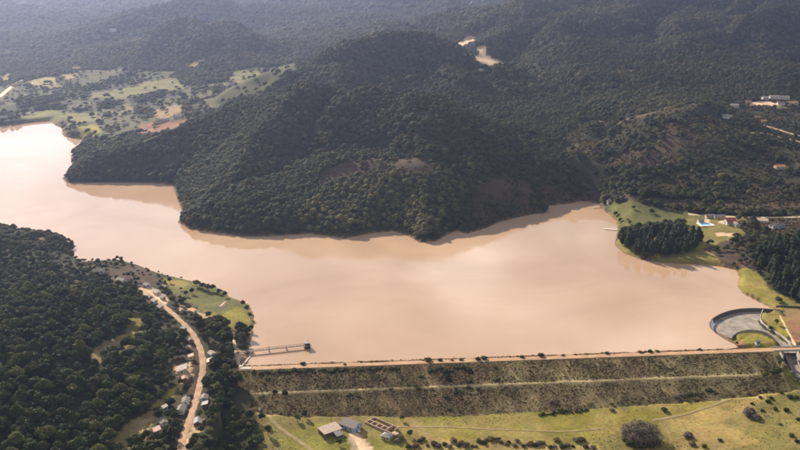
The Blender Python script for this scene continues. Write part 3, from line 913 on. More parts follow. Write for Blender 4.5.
shrub_dry = crown_mesh('shrub', 202, shrub_lobes, 220, 0.22, M['leaf_dry'], False)
shrub_grass = crown_mesh('shrub', 204, shrub_lobes, 200, 0.2, M['leaf_grass'], False)
shrub_grey = crown_mesh('shrub', 203, shrub_lobes, 260, 0.2, M['leaf_grey'])
sapling_crown = crown_mesh('crown', 205, round_lobes(205, 2.0, 4.5, 5), 420, 0.26, M['leaf_dark'])
sapling_yellow = crown_mesh('crown', 206, round_lobes(206, 2.3, 5.0, 5), 380, 0.26, M['leaf_yellow'], False)
sapling_trunk = trunk_mesh('trunk', 207, 4.5, 0.11, 4, M['bark'])

def tree(name, loc, crown, trunk, label, cat='tree', group=None, scale=1.0, rz=0.0):
    t = empty(name, loc, rz, scale)
    tag(t, label, cat, group)
    c = link_mesh('crown', crown, None, t)
    link_mesh('trunk', trunk, None, t)
    return t, c

def put(px, py, dz=0.0, top=surf):
    p = drop(px, py, top)
    return (float(p[0]), float(p[1]), float(p[2]) + dz)

KEEP_OFF = []                                                  # (x, y, radius) filled with the buildings, before the woods are planted

# ------------------------------------------------------------------ materials of built things
M['wall_white'] = plain('wall_white', (0.72, 0.68, 0.60), (0.58, 0.53, 0.45), scale=0.6)
M['wall_cream'] = plain('wall_cream', (0.62, 0.50, 0.36), (0.50, 0.40, 0.28), scale=0.6)
M['wall_brick'] = plain('wall_brick', (0.36, 0.17, 0.10), (0.26, 0.12, 0.075), scale=1.2)
M['wall_wood'] = plain('wall_wood', (0.20, 0.13, 0.085), (0.12, 0.08, 0.055), scale=1.4)
M['wall_blue'] = plain('wall_blue', (0.42, 0.48, 0.52), (0.33, 0.38, 0.42), scale=0.8)
M['roof_tin'] = plain('roof_tin', (0.27, 0.235, 0.205), (0.13, 0.105, 0.09), rough=0.8, scale=0.9, spec=0.15)
M['roof_white'] = plain('roof_white', (0.40, 0.34, 0.285), (0.22, 0.18, 0.145), rough=0.8, scale=0.8, spec=0.15)
M['roof_rust'] = plain('roof_rust', (0.36, 0.20, 0.13), (0.24, 0.13, 0.09), rough=0.7, scale=0.9)
M['roof_grey'] = plain('roof_grey', (0.27, 0.25, 0.24), (0.19, 0.175, 0.17), rough=0.7, scale=0.8)
M['roof_brown'] = plain('roof_brown', (0.46, 0.35, 0.27), (0.34, 0.25, 0.19), rough=0.7, scale=0.5)
M['roof_red'] = plain('roof_red', (0.42, 0.11, 0.07), (0.30, 0.08, 0.05), rough=0.75, scale=0.9)
M['roof_orange'] = plain('roof_orange', (0.62, 0.32, 0.15), (0.48, 0.23, 0.11), rough=0.75, scale=0.9)
M['roof_slate'] = plain('roof_slate', (0.20, 0.155, 0.135), (0.14, 0.11, 0.10), rough=0.6, scale=0.8)
M['glass'] = plain('window_glass', (0.03, 0.035, 0.04), (0.02, 0.022, 0.026), rough=0.08, spec=0.5)
M['door'] = plain('door_paint', (0.18, 0.10, 0.06), rough=0.6, scale=1.5)
M['frame'] = plain('frame_paint', (0.55, 0.50, 0.44), rough=0.6)
M['steel'] = plain('weathered_steel', (0.20, 0.14, 0.11), (0.13, 0.09, 0.075), rough=0.6, scale=1.0)
M['deck'] = plain('deck_concrete', (0.34, 0.25, 0.20), (0.25, 0.18, 0.145), scale=0.5)
M['tower'] = plain('tower_wall', (0.085, 0.06, 0.05), (0.06, 0.045, 0.04), scale=0.8)
M['car_paint'] = plain('car_paint', (0.80, 0.80, 0.78), (0.76, 0.76, 0.74), rough=0.25, spec=0.5)
M['tyre'] = plain('tyre', (0.02, 0.02, 0.02), rough=0.9)
M['pool_water'] = plain('pool_water', (0.12, 0.42, 0.60), (0.10, 0.36, 0.54), rough=0.08, spec=0.5)
M['timber'] = plain('timber', (0.42, 0.35, 0.28), (0.30, 0.25, 0.2), scale=1.5)
M['stone'] = plain('stone', (0.30, 0.25, 0.20), (0.15, 0.12, 0.10), scale=0.7, bump=0.4)
M['dark_soil'] = plain('dark_soil', (0.10, 0.065, 0.045), scale=0.8)

def house(px, py, rz, l, w, h, kind, wall, roof, label, group=None, cat='house', name='shack', rh=None, at=None):
    """l along local x, w along local y, base centre under photo pixel (px, py)"""
    p = put(px, py) if at is None else at
    KEEP_OFF.append((p[0], p[1], max(l, w) * 0.5 + 3.6))
    t = empty(name, p, rz)
    tag(t, label, cat, group)
    a, b = l / 2, w / 2
    o = 0.45
    rh = rh if rh is not None else w * 0.26
    mb = MB()
    if kind == 'gable':
        mb.add([(-a, -b, -1.5), (a, -b, -1.5), (a, b, -1.5), (-a, b, -1.5), (-a, -b, h), (a, -b, h), (a, b, h), (-a, b, h), (-a, 0, h + rh), (a, 0, h + rh)],
               [(0, 3, 2, 1), (0, 1, 5, 4), (2, 3, 7, 6), (1, 2, 6, 9, 5), (3, 0, 4, 8, 7), (4, 5, 9, 8), (6, 7, 8, 9)])
        e = rh * o / b
        rf = MB()
        for s in (-1, 1):
            rf.add([(-a - o, s * (b + o), h - e + 0.03), (a + o, s * (b + o), h - e + 0.03), (a + o, 0, h + rh + 0.03), (-a - o, 0, h + rh + 0.03),
                    (-a - o, s * (b + o), h - e + 0.15), (a + o, s * (b + o), h - e + 0.15), (a + o, 0, h + rh + 0.15), (-a - o, 0, h + rh + 0.15)],
                   [(0, 1, 2, 3), (4, 5, 6, 7), (0, 1, 5, 4), (1, 2, 6, 5), (3, 0, 4, 7)])
    elif kind == 'hip':
        mb.box(-a, a, -b, b, -1.5, h)
        r = max(a - b, 0.3)
        rf = MB().add([(-a - o, -b - o, h), (a + o, -b - o, h), (a + o, b + o, h), (-a - o, b + o, h), (-r, 0, h + rh), (r, 0, h + rh),
                       (-a - o, -b - o, h - 0.15), (a + o, -b - o, h - 0.15), (a + o, b + o, h - 0.15), (-a - o, b + o, h - 0.15)],
                      [(0, 1, 5, 4), (1, 2, 5), (2, 3, 4, 5), (3, 0, 4), (6, 9, 8, 7), (0, 6, 7, 1), (1, 7, 8, 2), (2, 8, 9, 3), (3, 9, 6, 0)])
    else:                                                     # one sloping plane
        rh = rh if kind == 'shed' else 0.25
        mb.add([(-a, -b, -1.5), (a, -b, -1.5), (a, b, -1.5), (-a, b, -1.5), (-a, -b, h), (a, -b, h), (a, b, h + rh), (-a, b, h + rh)],
               [(0, 3, 2, 1), (0, 1, 5, 4), (1, 2, 6, 5), (2, 3, 7, 6), (3, 0, 4, 7), (4, 5, 6, 7)])
        e = rh * o / (2 * b)
        rf = MB().add([(-a - o, -b - o, h - e + 0.03), (a + o, -b - o, h - e + 0.03), (a + o, b + o, h + rh + e + 0.03), (-a - o, b + o, h + rh + e + 0.03),
                       (-a - o, -b - o, h - e + 0.2), (a + o, -b - o, h - e + 0.2), (a + o, b + o, h + rh + e + 0.2), (-a - o, b + o, h + rh + e + 0.2)],
                      [(0, 3, 2, 1), (4, 5, 6, 7), (0, 1, 5, 4), (1, 2, 6, 5), (2, 3, 7, 6), (3, 0, 4, 7)])
    mb.build('wall', M[wall], t)
    rf.build('roof', M[roof], t)
    d = MB().box(-a * 0.15 - 0.45, -a * 0.15 + 0.45, -b - 0.06, -b + 0.1, 0, 2.05).build('door', M['door'], t)
    hl = h - 0.35
    for (cx, sy) in ((-a * 0.62, -1), (a * 0.5, -1), (-a * 0.45, 1), (a * 0.45, 1)):
        y0, y1 = sorted((sy * (b + 0.05), sy * (b - 0.1)))
        wdw = MB().box(cx - 0.55, cx + 0.55, y0, y1, 0.95, hl).build('window', M['glass'], t)
        if max(l, w) > 8.5:
            yy0, yy1 = sorted((sy * (b + 0.08), sy * (b + 0.0)))
            fr = MB()
            fr.box(cx - 0.64, cx - 0.55, yy0, yy1, 0.86, hl + 0.09); fr.box(cx + 0.55, cx + 0.64, yy0, yy1, 0.86, hl + 0.09)
            fr.box(cx - 0.55, cx + 0.55, yy0, yy1, 0.86, 0.95); fr.box(cx - 0.55, cx + 0.55, yy0, yy1, hl, hl + 0.09)
            fr.build('frame', M['frame'], wdw)
    for s in (-1, 1):
        x0, x1 = sorted((s * (a + 0.05), s * (a - 0.1)))
        MB().box(x0, x1, -0.5, 0.5, 0.95, hl).build('window', M['glass'], t)
    return t

road0 = ROAD_LINES[0][0]
def along_road(px, py):
    p = drop(px, py)
    k = int(np.argmin(np.hypot(road0[:, 0] - p[0], road0[:, 1] - p[1])))
    k = min(max(k, 1), len(road0) - 2)
    d = road0[k + 1] - road0[k - 1]
    return math.atan2(d[1], d[0])

G_R = 'tin-roofed shacks along the dirt road'
for (a, b, l, w, kd, wl_, rf, turn, lb) in [
    (182, 372, 9.5, 7.5, 'shed', 'wall_cream', 'roof_white', 0.1, 'largest pale flat-roofed shack left of the dirt road, alone among trees'),
    (185, 381, 5.5, 4.5, 'gable', 'wall_brick', 'roof_rust', 0.2, 'small rusty-roofed shack just below the pale flat-roofed one'),
    (191, 359, 5.0, 4.0, 'shed', 'wall_cream', 'roof_rust', 0.0, 'tiny rust-roofed shed left of the road bend'),
    (190, 342, 6.0, 4.5, 'gable', 'wall_brick', 'roof_tin', 0.1, 'brick shack with tin roof against the road above the bend'),
    (212, 356, 6.0, 5.0, 'gable', 'wall_blue', 'roof_white', 0.3, 'bluish shack with white roof right of the dirt road'),
    (210, 363.5, 6.5, 5.0, 'shed', 'wall_cream', 'roof_brown', 0.0, 'tan-roofed shack just below the bluish one right of the road'),
    (186, 403, 7.0, 5.5, 'gable', 'wall_white', 'roof_tin', 0.1, 'upper of two tin-roofed shacks joined left of the lower road'),
    (181, 412, 9.0, 6.5, 'gable', 'wall_white', 'roof_tin', -0.1, 'larger lower tin-roofed shack of the pair left of the lower road'),
    (204.5, 400, 6.5, 5.0, 'gable', 'wall_blue', 'roof_tin', 0.0, 'grey tin-roofed shack on the right edge of the lower road'),
    (205, 407, 5.0, 4.0, 'shed', 'wall_wood', 'roof_grey', 0.0, 'dark lean-to behind the grey shack right of the lower road'),
    (198, 424, 7.5, 5.5, 'gable', 'wall_wood', 'roof_grey', 0.1, 'dark wooden shed right of the road near the bottom of the photo'),
    (163, 424, 7.0, 5.0, 'gable', 'wall_white', 'roof_tin', 0.5, 'pale shack half hidden in trees, upper of the lower-left pair'),
    (157, 433, 6.0, 4.5, 'shed', 'wall_cream', 'roof_rust', 0.4, 'small shack half hidden in trees, lower of the lower-left pair'),
    (165, 410, 4.0, 3.2, 'shed', 'wall_blue', 'roof_white', 0.5, 'tiny white-roofed hut alone in the trees left of the shacks'),
    (147, 287, 6.5, 5.0, 'gable', 'wall_blue', 'roof_tin', 0.1, 'bluish tin-roofed house at the top end of the dirt road'),
    (157, 294, 8.0, 5.5, 'gable', 'wall_white', 'roof_white', 0.0, 'white-roofed house right of the upper dirt road, facing the green point'),
    (165, 288.5, 6.0, 5.0, 'gable', 'wall_cream', 'roof_tin', 0.4, 'small tin-roofed house by bushes at the edge of the green point'),
    (163, 299.5, 5.5, 4.0, 'shed', 'wall_cream', 'roof_tin', 0.0, 'narrow pale shed right of the upper road below the white-roofed house'),
    (150, 299, 6.0, 4.5, 'gable', 'wall_brick', 'roof_tin', 0.0, 'first brick shack in the row left of the upper dirt road'),
    (154.5, 303, 6.0, 4.5, 'gable', 'wall_white', 'roof_white', 0.1, 'white second shack in the row left of the upper dirt road'),
    (160.5, 309, 6.5, 4.5, 'shed', 'wall_cream', 'roof_tin', 0.0, 'third shack, shed-roofed, in the row left of the upper road'),
    (181, 312, 6.0, 4.5, 'gable', 'wall_cream', 'roof_rust', 0.1, 'rust-roofed shack right of the road beside bare soil'),
    (194, 313, 5.5, 4.5, 'gable', 'wall_white', 'roof_orange', 0.2, 'orange-roofed hut on the bare strip above the road bend'),
    (184, 331, 5.5, 4.0, 'shed', 'wall_brick', 'roof_tin', 0.0, 'tin-roofed lean-to pressed against the left edge of the road'),
    (188.5, 350, 5.0, 4.0, 'gable', 'wall_cream', 'roof_rust', 0.0, 'small rusty hut on the bare earth left of the bend')]:
    house(a, b, along_road(a, b) + turn, l * 0.88, w * 0.88, 2.4, kd, wl_, rf, lb, G_R)
G_S = 'houses above the near shore'
for (a, b, l, w, rf, rz, lb) in [(99, 273, 10, 5.5, 'roof_white', 0.15, 'long white-roofed house among trees above the near shore'), (106, 275.5, 5.5, 4.5, 'roof_tin', 0.3, 'small house touching the right end of the long white one'),
    (121.5, 282.5, 8, 6.5, 'roof_white', -0.5, 'bright white gabled house alone above the near shore'), (127, 281, 5, 4, 'roof_rust', 0.2, 'brown shed right behind the bright white gabled house'),
    (57, 264, 5, 4, 'roof_tin', 0.4, 'tiny tin-roofed hut lost in the shore wood at left')]:
    house(a, b, rz, l, w, 2.7, 'gable', 'wall_white', rf, lb, G_S, name='shore_house')

# far places
G_V = 'white houses of the hill village on the right'
for (a, b, l, w, wl_, rf, rz, lb) in [(765, 99.5, 9, 7, 'wall_white', 'roof_white', 0.1, 'leftmost of the three white houses along the top of the hill village'), (774, 98.5, 14, 8, 'wall_white', 'roof_white', -0.1, 'middle of the three white houses along the top of the hill village'),
    (783.5, 99, 16, 8, 'wall_white', 'roof_white', 0.05, 'rightmost of the three white houses along the top of the hill village'), (792, 104.5, 15, 8, 'wall_cream', 'roof_orange', 0.2, 'orange-roofed house at the right edge of the hill village'),
    (780.5, 105, 10, 7, 'wall_white', 'roof_tin', 0.0, 'tin-roofed house below the white houses of the hill village'), (734.5, 107, 11, 8, 'wall_white', 'roof_white', -0.2, 'isolated white house at the left end of the hill village'),
    (748, 103.5, 9, 7, 'wall_cream', 'roof_rust', 0.2, 'rust-roofed house on bare soil in the hill village'), (725.5, 117.5, 9, 6, 'wall_white', 'roof_tin', 0.0, 'small house beside the road left of the hill village'),
    (763, 123, 8, 6, 'wall_brick', 'roof_orange', 0.3, 'brick house on the lower bend of the village road'), (757, 119, 7, 6, 'wall_brick', 'roof_rust', 0.1, 'rust-roofed house just above the lower bend of the village road'),
    (779.5, 168.5, 12, 7, 'wall_cream', 'roof_orange', 0.1, 'lone orange-roofed house in the brown clearing under the hill village')]:
    house(a, b, rz, l, w, 3.0, 'gable', wl_, rf, lb, G_V, name='village_house')
G_F = 'farm buildings in the far valley'
for (a, b, l, w, wl_, rf, rz, lb) in [(162.5, 122, 20, 8, 'wall_cream', 'roof_white', 0.35, 'long pinkish-white farm building in the far valley'), (155.5, 123.8, 7, 6, 'wall_white', 'roof_orange', 0.3, 'small annex at the left end of the long farm building'),
    (178, 117.5, 13, 8, 'wall_white', 'roof_white', 0.0, 'white-roofed barn beside dark trees at the foot of the hill'), (147, 136, 10, 6, 'wall_white', 'roof_tin', 0.1, 'small white house in the dark slope below the farm'),
    (3, 119, 16, 9, 'wall_cream', 'roof_white', 0.2, 'pale house on the lake head at the left edge'), (11, 116, 9, 7, 'wall_cream', 'roof_rust', 0.5, 'rust-roofed house just right of the pale one on the lake head'),
    (15, 86, 14, 9, 'wall_cream', 'roof_orange', 0.8, 'orange-roofed house beside the valley road at left'), (20, 83.5, 12, 8, 'wall_white', 'roof_white', 0.7, 'white house beside the valley road at left'),
    (77, 69.5, 16, 10, 'wall_brick', 'roof_orange', 0.1, 'distant reddish house at the foot of the left hills'), (113, 31, 16, 12, 'wall_white', 'roof_white', 0.0, 'single white house high on the left hill'),
    (2, 104, 10, 8, 'wall_white', 'roof_rust', 0.4, 'rust-roofed house at the left edge below the valley road'), (126, 126, 9, 6, 'wall_cream', 'roof_grey', 0.4, 'dull grey shed left of the long farm building'),
    (481, 72, 8, 6, 'wall_white', 'roof_white', 0.0, 'white hut on the shoulder right of the central hill')]:
    house(a, b, rz, l, w, 3.0, 'gable', wl_, rf, lb, G_F, name='farm_house')
house(213, 202, 0.2, 5, 4, 2.6, 'gable', 'wall_white', 'roof_white', 'tiny white hut in the forest above the left shore of the hill', None, name='forest_hut')

# right shore
house(729.5, 223.5, 0.25, 11, 8.5, 3.2, 'gable', 'wall_white', 'roof_red', 'red-roofed house with white walls on the right shore', None, name='shore_house', rh=3.0)
house(736, 226, 0.25 + math.pi / 2, 7, 5.5, 2.8, 'gable', 'wall_white', 'roof_slate', 'dark-roofed wing just right of the red-roofed house', None, name='shore_house')
house(709.5, 217.5, 0.05, 9, 5, 2.6, 'gable', 'wall_cream', 'roof_grey', 'grey-roofed shed by the lane above the swimming pool', None, name='garden_shed')
house(719, 218, 0.05, 12, 5, 2.6, 'gable', 'wall_cream', 'roof_grey', 'long grey-roofed shed left of the red-roofed house', None, name='garden_shed')
house(774, 227.5, 0.4, 9, 7, 3.0, 'gable', 'wall_white', 'roof_white', 'white gabled house right of the grove, in the brown field', None, name='shore_house')
house(779.5, 227.5, 0.4, 8, 6, 3.0, 'gable', 'wall_blue', 'roof_tin', 'bluish tin-roofed house touching the white gabled one', None, name='shore_house')
house(762.5, 222.5, -0.2, 11, 4.5, 2.4, 'shed', 'wall_cream', 'roof_brown', 'long tan open shed along the lane on the right shore', None, name='garden_shed')
house(700.5, 222, 0.1, 6, 4.5, 2.6, 'gable', 'wall_white', 'roof_white', 'white pool house between the pines and the pool', None, name='pool_house')
house(609, 203.5, 0.3, 4.5, 3.6, 3.2, 'gable', 'wall_white', 'roof_white', 'white boathouse at the tip of the far inlet', None, name='boathouse')

# swimming pool
p = put(705.5, 224.5)
KEEP_OFF.append((p[0], p[1], 13))
pool = empty('swimming_pool', p, 0.15)
tag(pool, 'blue swimming pool with pale surround left of the red-roofed house', 'pool')
mb = MB(); mb.box(-8, 8, -6.5, -4, -1, 0.5); mb.box(-8, 8, 4, 6.5, -1, 0.5); mb.box(-8, -5.5, -4, 4, -1, 0.5); mb.box(5.5, 8, -4, 4, -1, 0.5)
mb.build('surround', M['wall_white'], pool)
MB().box(-5.5, 5.5, -4, 4, -1, 0.35).build('pool_water', M['pool_water'], pool)

# docks
def dock(a, b, w, label, name='dock', z=0.9, mat='timber'):
    A, B = at_z(*a, z), at_z(*b, z)
    d = B - A; L = float(np.linalg.norm(d))
    t = empty(name, tuple(A), math.atan2(d[1], d[0])); tag(t, label, 'dock')
    n = max(6, int(L / 0.9))
    for k in range(n):
        MB().box(L * k / n, L * (k + 1) / n - 0.06, -w / 2, w / 2, -0.12, 0).build('plank', M[mat], t)
    for k in range(int(L / 4) + 1):
        for s in (-1, 1):
            MB().tube([(min(k * 4 + 0.3, L - 0.3), s * (w / 2 + 0.1), -4), (min(k * 4 + 0.3, L - 0.3), s * (w / 2 + 0.1), 0.35)], [0.12, 0.1], 6).build('post', M[mat], t)
dock((617.5, 229.6), (604, 228.4), 2.4, 'white dock running out from the green right shore', mat='wall_white')
dock((606, 206.2), (592, 207.8), 1.8, 'thin brown dock in the inlet below the boathouse', mat='timber')

# ------------------------------------------------------------------ intake tower and its footbridge
DECK = 2.5
A = np.array(at_z(235.5, 352.6, DECK)); B = np.array(at_z(304.6, 344.9, DECK))
d = B - A; L = float(np.hypot(d[0], d[1])); br = math.atan2(d[1], d[0])
t = empty('footbridge', tuple(A), br)
tag(t, 'long narrow footbridge on thin piers reaching from the left bank to the intake tower', 'bridge')
MB().box(0, L, -1.1, 1.1, -0.45, 0).build('deck', M['deck'], t)
for s in (-1, 1):
    mb = MB(); mb.box(0, L, s * 1.0 - 0.05, s * 1.0 + 0.05, 0.95, 1.05); mb.box(0, L, s * 1.0 - 0.04, s * 1.0 + 0.04, 0.5, 0.57)
    hr = mb.build('handrail', M['steel'], t)
    for k in range(int(L / 2.6) + 1):
        x_ = min(k * 2.6 + 0.1, L - 0.1)
        MB().box(x_ - 0.05, x_ + 0.05, s * 1.0 - 0.055, s * 1.0 + 0.055, 0.003, 0.94).build('post', M['steel'], hr)
for fx, tall in ((0.24, 0), (0.48, 2.2), (0.735, 0)):
    mb = MB()
    for s in (-1, 1):
        mb.box(L * fx - 0.3, L * fx + 0.3, s * 0.8 - 0.25, s * 0.8 + 0.25, -9, -0.46)
    mb.box(L * fx - 0.35, L * fx + 0.35, -1.3, 1.3, -0.95, -0.455)
    pr = mb.build('pier', M['deck'], t)
    if tall:
        MB().box(L * fx - 0.16, L * fx + 0.16, 1.12, 1.44, -1.0, tall).build('mast', M['steel'], pr)
W = at_z(307.2, 348.0, 0)
t = empty('intake_tower', tuple(W), br)
tag(t, 'dark square intake tower standing in the lake at the end of the footbridge', 'tower')
MB().box(-2.3, 2.3, -2.3, 2.3, -9, 2.45).build('shaft', M['tower'], t)
MB().box(-2.7, 2.7, -2.7, 2.7, 2.453, 2.75).build('platform', M['deck'], t)
MB().box(-2.0, 2.0, -2.0, 2.0, 2.753, 4.6).build('gate_house', M['tower'], t)
MB().box(-2.3, 2.3, -2.3, 2.3, 4.603, 4.85).build('roof', M['roof_grey'], t)
MB().box(-2.05, -1.9, -0.45, 0.45, 2.76, 4.4).build('door', M['door'], t)
for s in (-1, 1):
    y0, y1 = sorted((s * 1.95, s * 2.05)); MB().box(-0.6, 0.6, y0, y1, 3.3, 4.2).build('window', M['glass'], t)
MB().tube([(0.8, 0.8, 4.85), (0.8, 0.8, 6.6)], [0.12, 0.08], 6).build('mast', M['steel'], t)
# abutment
t = empty('bank_ramp', put(243, 365))
tag(t, 'pale concrete ramp walls meeting in a V at the left end of the dam', 'wall')
o = np.array(t.location)
for a, b_ in (((236.5, 354), (240.5, 368)), ((250, 357.5), (241, 368))):
    P = [np.array(put(a[0] + (b_[0] - a[0]) * k / 6, a[1] + (b_[1] - a[1]) * k / 6)) for k in range(7)]
    mb = MB()
    for p0, p1 in zip(P[:-1], P[1:]):
        mb.bar(p0 - o + (0, 0, 0.2), p1 - o + (0, 0, 0.2), 1.1, 1.3)
    mb.build('ramp_wall', M['concrete'], t)
c_ = np.array(put(246, 368.4)) - o
mb = MB(); mb.box(c_[0] - 4.2, c_[0] + 4.2, c_[1] - 2.0, c_[1] + 2.0, CREST_Z - o[2] - 0.5, CREST_Z - o[2] + 0.45)
mb.build('landing_slab', M['concrete'], t)

# ------------------------------------------------------------------ spillway
SO = np.array([*at_z(740, 325, -2.6)[:2], -2.6])
sp = empty('spillway', tuple(SO))
tag(sp, 'curved spillway with dark arc weir and grey basin by the dam end', 'spillway')
WP = densify([tuple(p) for p in WEIR], 1.6)
T = np.gradient(WP, axis=0); T /= np.linalg.norm(T, axis=1)[:, None]
Nn = np.stack([-T[:, 1], T[:, 0]], 1)
cen = np.array(BASIN).mean(0)
if np.mean(np.sum((cen - WP) * Nn, 1)) < 0: Nn = -Nn
n = len(WP)
rows = [(-0.5, -6), (-0.5, 0.1), (0.3, 0.12), (0.6, -0.5), (1.0, -4.5)]
V = np.concatenate([np.column_stack([WP + Nn * o_, np.full(n, z_)]) for o_, z_ in rows]) - SO
Fc = [(k * n + i, k * n + i + 1, (k + 1) * n + i + 1, (k + 1) * n + i) for k in range(len(rows) - 1) for i in range(n - 1)]
Fc += [(0, n, 2 * n, 3 * n), ]
me = np_mesh('weir', V, np.array(Fc), 4)
link_mesh('weir', me, M['concrete_dark'], sp)
# pale cap along the weir
cap = [(-0.55, 0.09), (-0.55, 0.2), (0.35, 0.2), (0.35, 0.09)]
V = np.concatenate([np.column_stack([WP + Nn * o_, np.full(n, z_)]) for o_, z_ in cap]) - SO
link_mesh('weir_cap', np_mesh('weir_cap', V, np.array([(k * n + i, k * n + i + 1, (k + 1) * n + i + 1, (k + 1) * n + i) for k in range(3) for i in range(n - 1)]), 4), M['concrete_dark'], sp)
# thin sheet of water and foam running down at the left
ks = [i for i in range(n) if project(*WP[i], 0)[1] > 319 and project(*WP[i], 0)[0] < 716]
if len(ks) > 3:
    w_ = len(ks)
    V = np.concatenate([np.column_stack([WP[ks] + Nn[ks] * o_, np.full(w_, z_)]) for o_, z_ in ((0.4, 0.22), (0.75, -0.5), (1.3, -2.8), (3.0, -2.85))]) - SO
    link_mesh('spill_foam', np_mesh('spill_foam', V, np.array([(k * w_ + i, k * w_ + i + 1, (k + 1) * w_ + i + 1, (k + 1) * w_ + i) for k in range(3) for i in range(w_ - 1)]), 4), M['foam'], sp)
me = bpy.data.meshes.new('basin_floor')
fl = grow(BASIN, 1.6)
me.from_pydata([(p[0] - SO[0], p[1] - SO[1], -0.35) for p in fl], [], [tuple(range(len(fl)))]); me.update()
if me.polygons[0].normal.z < 0: me.flip_normals()
link_mesh('basin_floor', me, M['concrete_grey'], sp)
def px_wall(name, pts, z0, h, w, mat, parent, org):
    P = densify([at_z(a, b, z0)[:2] for a, b in pts], 2.5)
    mb = MB()
    for p0, p1 in zip(P[:-1], P[1:]):
        mb.bar(np.array([*p0, z0 + h / 2 - 1]) - org, np.array([*p1, z0 + h / 2 - 1]) - org, w, h + 2)
    return mb.build(name, mat, parent)
px_wall('island_wall', [(732.5, 338.5), (737, 335), (744, 332.8), (753, 332.2), (762, 333.8), (770, 337), (777, 342.5), (783, 350)], -2.7, 2.6, 0.5, M['stone'], sp, SO)
px_wall('bank_wall', [(763, 311), (761, 316), (759.5, 321), (762.5, 326), (771, 331.5), (781, 337.5), (791, 345.5)], -2.7, 2.5, 0.5, M['concrete'], sp, SO)
P = densify(CHUTE, 3)
s_ = np.concatenate([[0], np.cumsum(np.hypot(*np.diff(P, axis=0).T))])
kn = [int(np.argmin(np.hypot(*(P - c).T))) for c in CHUTE]
zc = np.interp(s_, s_[kn], (-3.05, -4.75, -9.25, -14.25, -17.25))
T = np.gradient(P, axis=0); T /= np.linalg.norm(T, axis=1)[:, None]; Nn = np.stack([-T[:, 1], T[:, 0]], 1)
nP = len(P)
V = np.concatenate([np.column_stack([P + Nn * o_, zc + h_]) for o_, h_ in ((-4.4, 1.6), (-3.5, 1.6), (-3.4, 0.02), (3.4, 0.02), (3.5, 1.6), (4.4, 1.6))]) - SO
link_mesh('chute', np_mesh('chute', V, np.array([(k * nP + i, k * nP + i + 1, (k + 1) * nP + i + 1, (k + 1) * nP + i) for k in range(5) for i in range(nP - 1)]), 4), M['concrete_grey'], sp)
# bridge that carries the crest road over the chute
t = empty('road_bridge', (*dam_point(DAM_L - 27, 0), CREST_Z), math.atan2(DAM_T[1], DAM_T[0]))
tag(t, 'short concrete road bridge over the spillway channel at the right end of the dam', 'bridge')
BL = 40
MB().box(0, BL, -3.2, 2.8, -0.6, 0.22).build('deck', M['dirt_orange'], t)
for y_ in (-3.35, 2.95):
    MB().box(0, BL, y_ - 0.14, y_ + 0.14, -0.65, 0.9).build('parapet', M['concrete'], t)
for x_ in (8, 22):
    MB().box(x_ - 0.5, x_ + 0.5, -3.0, 2.6, -9, -0.603).build('pier', M['concrete'], t)
# hut and pole on the grass half-disc
house(757.5, 343, 0.2, 3.4, 2.8, 2.3, 'gable', 'wall_white', 'roof_white', 'tiny white hut on the grass half-disc inside the spillway', None, name='gauge_hut', at=(*at_z(757.5, 343.2, 1.3)[:2], float(ground(*at_z(757.5, 343.2, 1.3)[:2]))))
q = at_z(757.8, 341.5, 1.3); q[2] = float(ground(q[0], q[1]))
t = empty('utility_pole', tuple(q)); tag(t, 'thin dark pole rising behind the tiny white spillway hut', 'pole')
MB().tube([(0, 0, -0.5), (0, 0, 7.0)], [0.2, 0.13], 7).build('post', M['steel'], t)
MB().box(-0.9, 0.9, -0.08, 0.08, 6.2, 6.4).build('crossarm', M['steel'], t)
# long dark wall behind the spillway
P = densify([drop(a, b)[:2] for a, b in ((776, 307.5), (788, 307.5), (800, 308), (818, 309))], 2.5)
o = np.array([*P[0], float(ground(*P[0]))])
t = empty('garden_wall', tuple(o)); tag(t, 'low dark stone wall running right from the end of the weir', 'wall')
mb = MB()
for p0, p1 in zip(P[:-1], P[1:]):
    mb.bar(np.array([*p0, float(ground(*p0)) + 0.5]) - o, np.array([*p1, float(ground(*p1)) + 0.5]) - o, 0.6, 2.2)
mb.build('wall_body', M['concrete_dark'], t)

# small pond on the green point
tag(strip('pond', px_line([(217.5, 306), (219, 308.2), (222, 308.6), (225, 307.2), (226.5, 304)]), 2.4, M['dark_soil'], 0.12), kind='structure')
tag(strip('ditch', px_line([(219.8, 306.5), (222.5, 305.4), (224.5, 303.4), (225.3, 301.6)]), 1.9, M['water'], 0.2), kind='structure')

# ------------------------------------------------------------------ below the dam
house(330, 433, 0.62, 13.5, 8.5, 3.1, 'shed', 'wall_wood', 'roof_brown', 'flat brown-roofed house with dark walls below the dam', None, name='caretaker_house', rh=0.9)
house(338.5, 437, 0.62, 4.5, 4.0, 2.2, 'shed', 'wall_wood', 'roof_grey', 'small grey lean-to at the right corner of the brown-roofed house', None, name='lean_to')
house(351, 427.5, -0.62, 12.5, 9.0, 2.9, 'gable', 'wall_blue', 'roof_slate', 'dark grey gabled house with bluish walls below the dam', None, name='caretaker_house', rh=2.4)
house(387, 438.5, -0.45, 6.5, 5.2, 2.4, 'hip', 'wall_cream', 'roof_grey', 'small grey hip-roofed hut at the foot of the settling tanks', None, name='pump_hut', rh=1.5)

